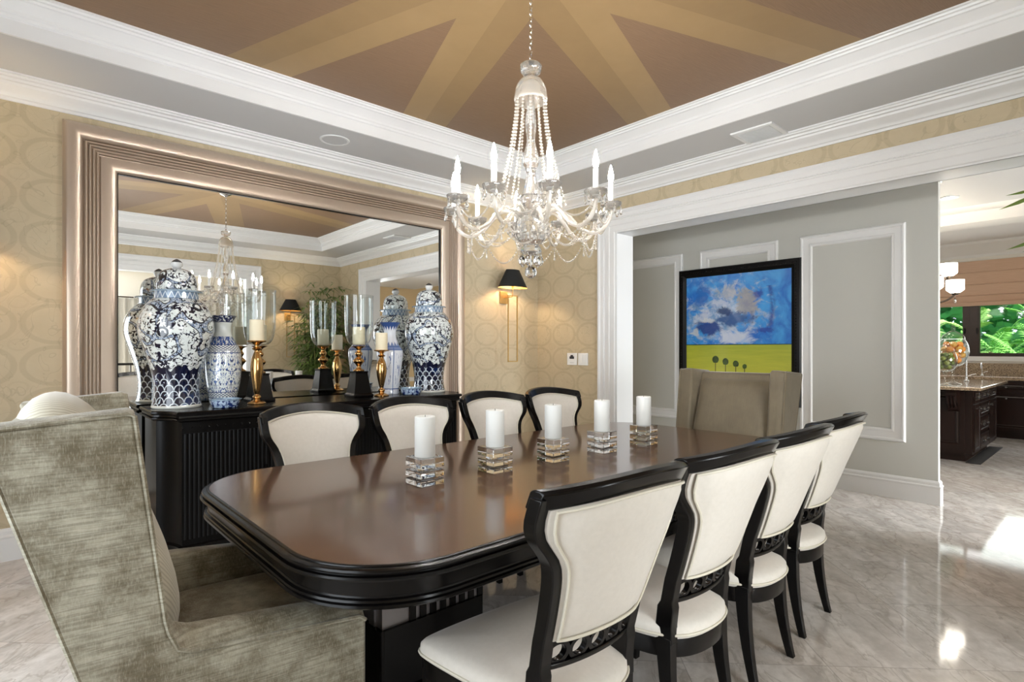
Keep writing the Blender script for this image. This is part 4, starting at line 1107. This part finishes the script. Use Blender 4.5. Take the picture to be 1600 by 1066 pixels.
# ================================================================== PALMS OUTSIDE THE KITCHEN WINDOW
def leafm(name, c0, c1): return mat(name, c0, .45, sheen=.1, fn=lambda: (lambda q: mixc(noise(q[3],3,2,.5), c0, c1))(coords()))
PALM = [leafm('palm_green',srgb(70,160,60),srgb(150,220,100)), leafm('palm_light_green',srgb(120,196,90),srgb(214,240,160)), leafm('palm_deep_green',srgb(40,130,66),srgb(90,190,100))]
TRUNK = mat('palm_trunk',srgb(150,130,105),.8)
def frond(mb, base, az, L, up, droop, nl, base_x):
    d = Vector((cos(az),sin(az),0)); side = Vector((-sin(az),cos(az),0)); pts=[]
    for i in range(nl+1):
        q=i/nl; pts.append(Vector(base)+d*(L*q)+Vector((0,0,up*q-droop*q*q)))
    pts=[q for q in pts if math.hypot(q.x,q.y)<.5]; nl=len(pts)-1
    if nl<4: return
    mb.tube(pts[::3]+[pts[-1]], .008, 4)
    for i in range(2,nl+1):
        q=i/nl; ll=L*.42*(sin(pi*min(1,q*.92+.06)))**.7; p=pts[i]; tn=(pts[i]-pts[i-1]).normalized()
        if base_x+p.x < 12.25: continue
        for s in (-1,1):
            e=p+side*s*ll*.8+tn*ll*.5+Vector((0,0,-ll*.22)); w=tn*.016
            if math.hypot(e.x,e.y)>.53: continue
            mid=(p+e)/2+Vector((0,0,.02))
            mb.add([p-w*.4,p+w*.4,mid+w,e,mid-w],[(0,1,2,4),(4,2,3)])
pr_rng = random.Random(3)
for k,(x,y,h,L,mi) in enumerate([(13.0,.15,1.0,.9,1),(13.0,1.25,1.15,.95,0),(13.0,2.35,1.0,.95,1),(14.2,.7,1.5,1.0,2),(14.2,1.8,1.3,1.0,0),(14.2,2.9,1.6,1.0,1),(15.4,1.25,1.9,1.0,0),(15.4,2.35,1.7,1.0,1),(15.4,3.45,2.0,1.0,2),(15.4,.15,1.8,1.0,1)]):
    t = empty('garden_palm',(x,y,0)); tag(t,'feathery green garden palm outside the kitchen window','palm','palms outside the kitchen window')
    mb = MB(); mb.tube([(0,0,-.1),(.03,0,h*.5),(0,.02,h)],[.05,.04,.035],8); mb.build('trunk',TRUNK,t)
    mb = MB()
    for j in range(26):
        az=2*pi*j/9+pr_rng.random()*.5; frond(mb,(0,0,h*(.35+.65*(j%3)/2)),az,L*(.45+.25*pr_rng.random()),L*(.5+.6*pr_rng.random()),L*(.35+.7*pr_rng.random()),16,x)
    mb.build('fronds',PALM[mi],t,smooth=False)
mb = MB(); hr = random.Random(5)
for k in range(7000):
    p=Vector((16.4+hr.random()*.8,-2.5+hr.random()*9,hr.random()*4.2)); a=hr.random()*6.28; l=.16+.26*hr.random()
    d=Vector((cos(a)*.4,sin(a),hr.random()-.6)).normalized(); s=d.cross(Vector((1,0,.3))).normalized()*l*.28
    mb.add([p,p+d*l*.5+s,p+d*l,p+d*l*.5-s],[(0,1,2,3)])
tag(mb.build('garden_hedge',PALM[2],smooth=False),'dense green hedge behind the palms outside the kitchen window','hedge',kind='stuff')
boxes('ground', mat('garden_soil',srgb(110,110,70),.9), [(12.0,-4,-.12,18,7,-.02)], 'garden ground outside the kitchen window', 'ground')

# ================================================================== BAMBOO
BAM = [leafm('bamboo_leaf',srgb(66,92,38),srgb(126,150,68))]
t = empty('potted_bamboo',(4.10,-.10,0)); tag(t,'tall leafy potted bamboo in the corner, seen in the mirror','potted plant')
mb = MB(); mb.lathe([(.13,0),(.15,.02),(.19,.30),(.21,.34),(.20,.36),(.18,.33),(0,.31)],28); mb.build('pot',mat('dark_pot',(.03,.025,.02),.4),t)
st = MB(); lf = MB(); br = random.Random(11)
def blade(p, d, L, w):
    d = d.normalized(); s = d.cross(Vector((0,0,1)))
    s = (s.normalized() if s.length > 1e-3 else Vector((1,0,0)))*w
    m = p+d*L*.4+Vector((0,0,.012)); e = p+d*L+Vector((0,0,-L*.18))
    lf.add([p,m+s,e,m-s],[(0,1,2,3)])
for k in range(14):
    a = 2*pi*k/14; r = .10*br.random()+.02; lean = .08+.20*br.random(); h = 1.55+.95*br.random()
    top = Vector((r*cos(a)+lean*cos(a),r*sin(a)+lean*sin(a),h)); base=Vector((r*cos(a),r*sin(a),.31))
    st.tube([base,(base+top)/2+Vector((cos(a),sin(a),0))*.03,top],[.011,.009,.005],6)
    for j in range(20):
        q=.18+.82*j/19; p=base.lerp(top,q); b=br.random()*6.28
        for i in range(4):
            bb=b+i*1.57; L2=.06+.24*br.random(); tip=p+Vector((cos(bb)*L2,sin(bb)*L2,.10*br.random()))
            if tip.x>.56 or tip.y<-.40 or tip.y>.30 or (tip.y<-.18 and tip.x<-.1): continue
            for m_ in range(6):
                dd=Vector((cos(bb+(m_-2.5)*.5),sin(bb+(m_-2.5)*.5),-.45+.7*br.random())); LL=.13+.10*br.random()
                e=tip+dd.normalized()*LL
                if e.x>.60 or e.y<-.48 or e.y>.36 or (e.y<-.26 and e.x<.0): continue
                blade(tip,dd,LL,.014+.006*br.random())
# sprays that reach into the opening
def long_leaf(p, q, w):
    p=Vector(p)-Vector((4.10,-.10,0)); q=Vector(q)-Vector((4.10,-.10,0)); d=q-p; s=Vector((0,0,1))*w+Vector((.3,0,0))*w
    m1=p+d*.3; m2=p+d*.65-Vector((0,0,.004))
    lf.add([p,m1+s*.8,m2+s*.8,q,m2-s*.6,m1-s*.8],[(0,1,2,3),(0,3,4,5)])
for z0,z1 in ((1.95,2.24),(1.75,1.99)):
    st.tube([(0,.1,z0-.12),(.08,.25,z1-.10),(.13,.36,z1)],.004,5)
long_leaf((4.24,.29,2.25),(4.20,.475,2.223),.012)
long_leaf((4.23,.27,2.235),(4.21,.505,2.150),.017)
long_leaf((4.23,.27,1.985),(4.21,.475,1.915),.014)
long_leaf((4.23,.27,1.96),(4.21,.405,1.895),.011)
st.build('canes',mat('bamboo_cane',srgb(120,120,60),.5),t); lf.build('foliage',BAM[0],t,smooth=False)

# ================================================================== ROOM BEHIND (seen in the mirror)
CURT = mat('silver_curtain',srgb(186,184,178),.6,sheen=.3)
for k,(x0,x1,lb) in enumerate(((1.58,2.85,'silver grey floor length curtain seen in the mirror behind the iron railing'),(3.0,4.4,'silver grey floor length curtain farther along the window seen in the mirror'))):
    mb = MB(); n=90; f=lambda x,z:( x, -4.46+.04*sin((x-x0)*42)+.012*sin((x-x0)*17), z)
    mb.loops([[f(x0+(x1-x0)*j/n,z) for j in range(n+1)] for z in (.02,2.42)],False,False,closed=False)
    tag(mb.build('curtain',CURT,angle=80),lb,'curtain','curtains seen in the mirror')
t = empty('curtain_rod',(2.98,-4.42,2.44)); tag(t,'dark curtain rod above the silver curtains seen in the mirror','curtain rod')
mb = MB(); mb.tube([(-1.5,0,0),(1.5,0,0)],.014,10); mb.build('pole',BRONZE,t)
IRON = mat('wrought_iron',(.012,.011,.01),.45,metal=.5)
t = empty('iron_railing',(1.75,-1.75,0)); tag(t,'scrolled black wrought iron railing seen in the mirror','railing')
mb = MB(); mb.box(-1.0,-.025,1.08,1.0,.025,1.12); mb.box(-1.0,-.012,.08,1.0,.012,.10); mb.build('handrail',IRON,t,smooth=False,bevel=.006)
for k in range(9):
    x=-.96+.24*k; mb = MB(); mb.tube([(x,0,0),(x,0,1.09)],.009,6); mb.build('baluster',IRON,t)
for k in range(8):
    xc=-.84+.24*k; mb=MB()
    for s in (-1,1):
        for zc,dr in ((.38,1),(.80,-1)):
            pts=[]
            for i in range(26):
                a=i/25*4.2*pi*.62; r=.10*(1-i/25*.82); pts.append((xc+s*(r*cos(a)*.9-.0),0,zc+dr*r*sin(a)*1.5))
            mb.tube(pts,.006,5)
    mb.build('scroll',IRON,t)

# ================================================================== LIGHTS
def area(name, loc, direction, sx, sy, power, color=(1,1,1), spread=180):
    l = bpy.data.lights.new(name,'AREA'); l.shape='RECTANGLE'; l.size=sx; l.size_y=sy; l.energy=power; l.color=color; l.spread=radians(spread)
    o = bpy.data.objects.new(name,l); col.objects.link(o); o.location=loc
    o.rotation_euler = Vector(direction).to_track_quat('-Z','Y').to_euler(); return o
area('near_fill_light',(-1.05,2.05,1.40),(1,0,-.05),2.7,2.1,P_NEAR,(.9,.96,1))  # fill for the dining room, shining through the added near window
area('rear_window_light',(.48,-4.5,1.3),(.25,1,0),1.9,2.2,P_REAR,(.9,.96,1))  # area light in the unseen rear window, added to light the chair backs
area('daylight_kitchen_window',(11.6,1.4,1.65),(-1,0,-.1),3.0,.75,P_KIT,(.97,.99,1))
for i,(x,y,p) in enumerate(((7.35,1.28,.6),(7.2,-.4,1))):
    o = area('downlight_beam',(x,y,2.94),(0,0,-1),.10,.10,P_DOWN*p,(1,.97,.93),130); o.data.shape='DISK'
area('passage_fill_light',(6.05,-3.12,1.15),(.0,1,-.32),1.8,1.8,P_PASS,(.93,.97,1),115)  # fill for the hall, standing inside the added frame
s = bpy.data.lights.new('sun','SUN'); s.energy=P_SUN; s.angle=.02; s.color=(1,.96,.88)
so = bpy.data.objects.new('sun',s); col.objects.link(so); so.rotation_euler=Vector((-.05,.8,-.55)).to_track_quat('-Z','Y').to_euler()
w = bpy.data.worlds.new('sky'); scene.world = w; w.use_nodes=True
bg = w.node_tree.nodes['Background']; bg.inputs[0].default_value=(.78,.88,1,1); bg.inputs[1].default_value=P_SKY

# ================================================================== CAMERA
cam = bpy.data.cameras.new('camera'); co = bpy.data.objects.new('camera',cam); col.objects.link(co)
cam.sensor_fit='HORIZONTAL'; cam.sensor_width=36; cam.lens=36*870/1600
cam.shift_x=0; cam.shift_y=13/1600; cam.clip_start=.03
co.location=(0,0,1.35); co.rotation_euler=(pi/2,0,radians(48-90))
scene.camera=co
vs = scene.view_settings; vs.view_transform='Standard'; vs.look='None'; vs.exposure=EXPO; vs.gamma=1; vs.use_curve_mapping=False
cy = scene.cycles
cy.use_denoising=True; cy.max_bounces=14; cy.diffuse_bounces=5; cy.glossy_bounces=5; cy.transmission_bounces=14; cy.transparent_max_bounces=8
cy.caustics_reflective=True; cy.caustics_refractive=True; cy.sample_clamp_indirect=6; cy.blur_glossy=.5
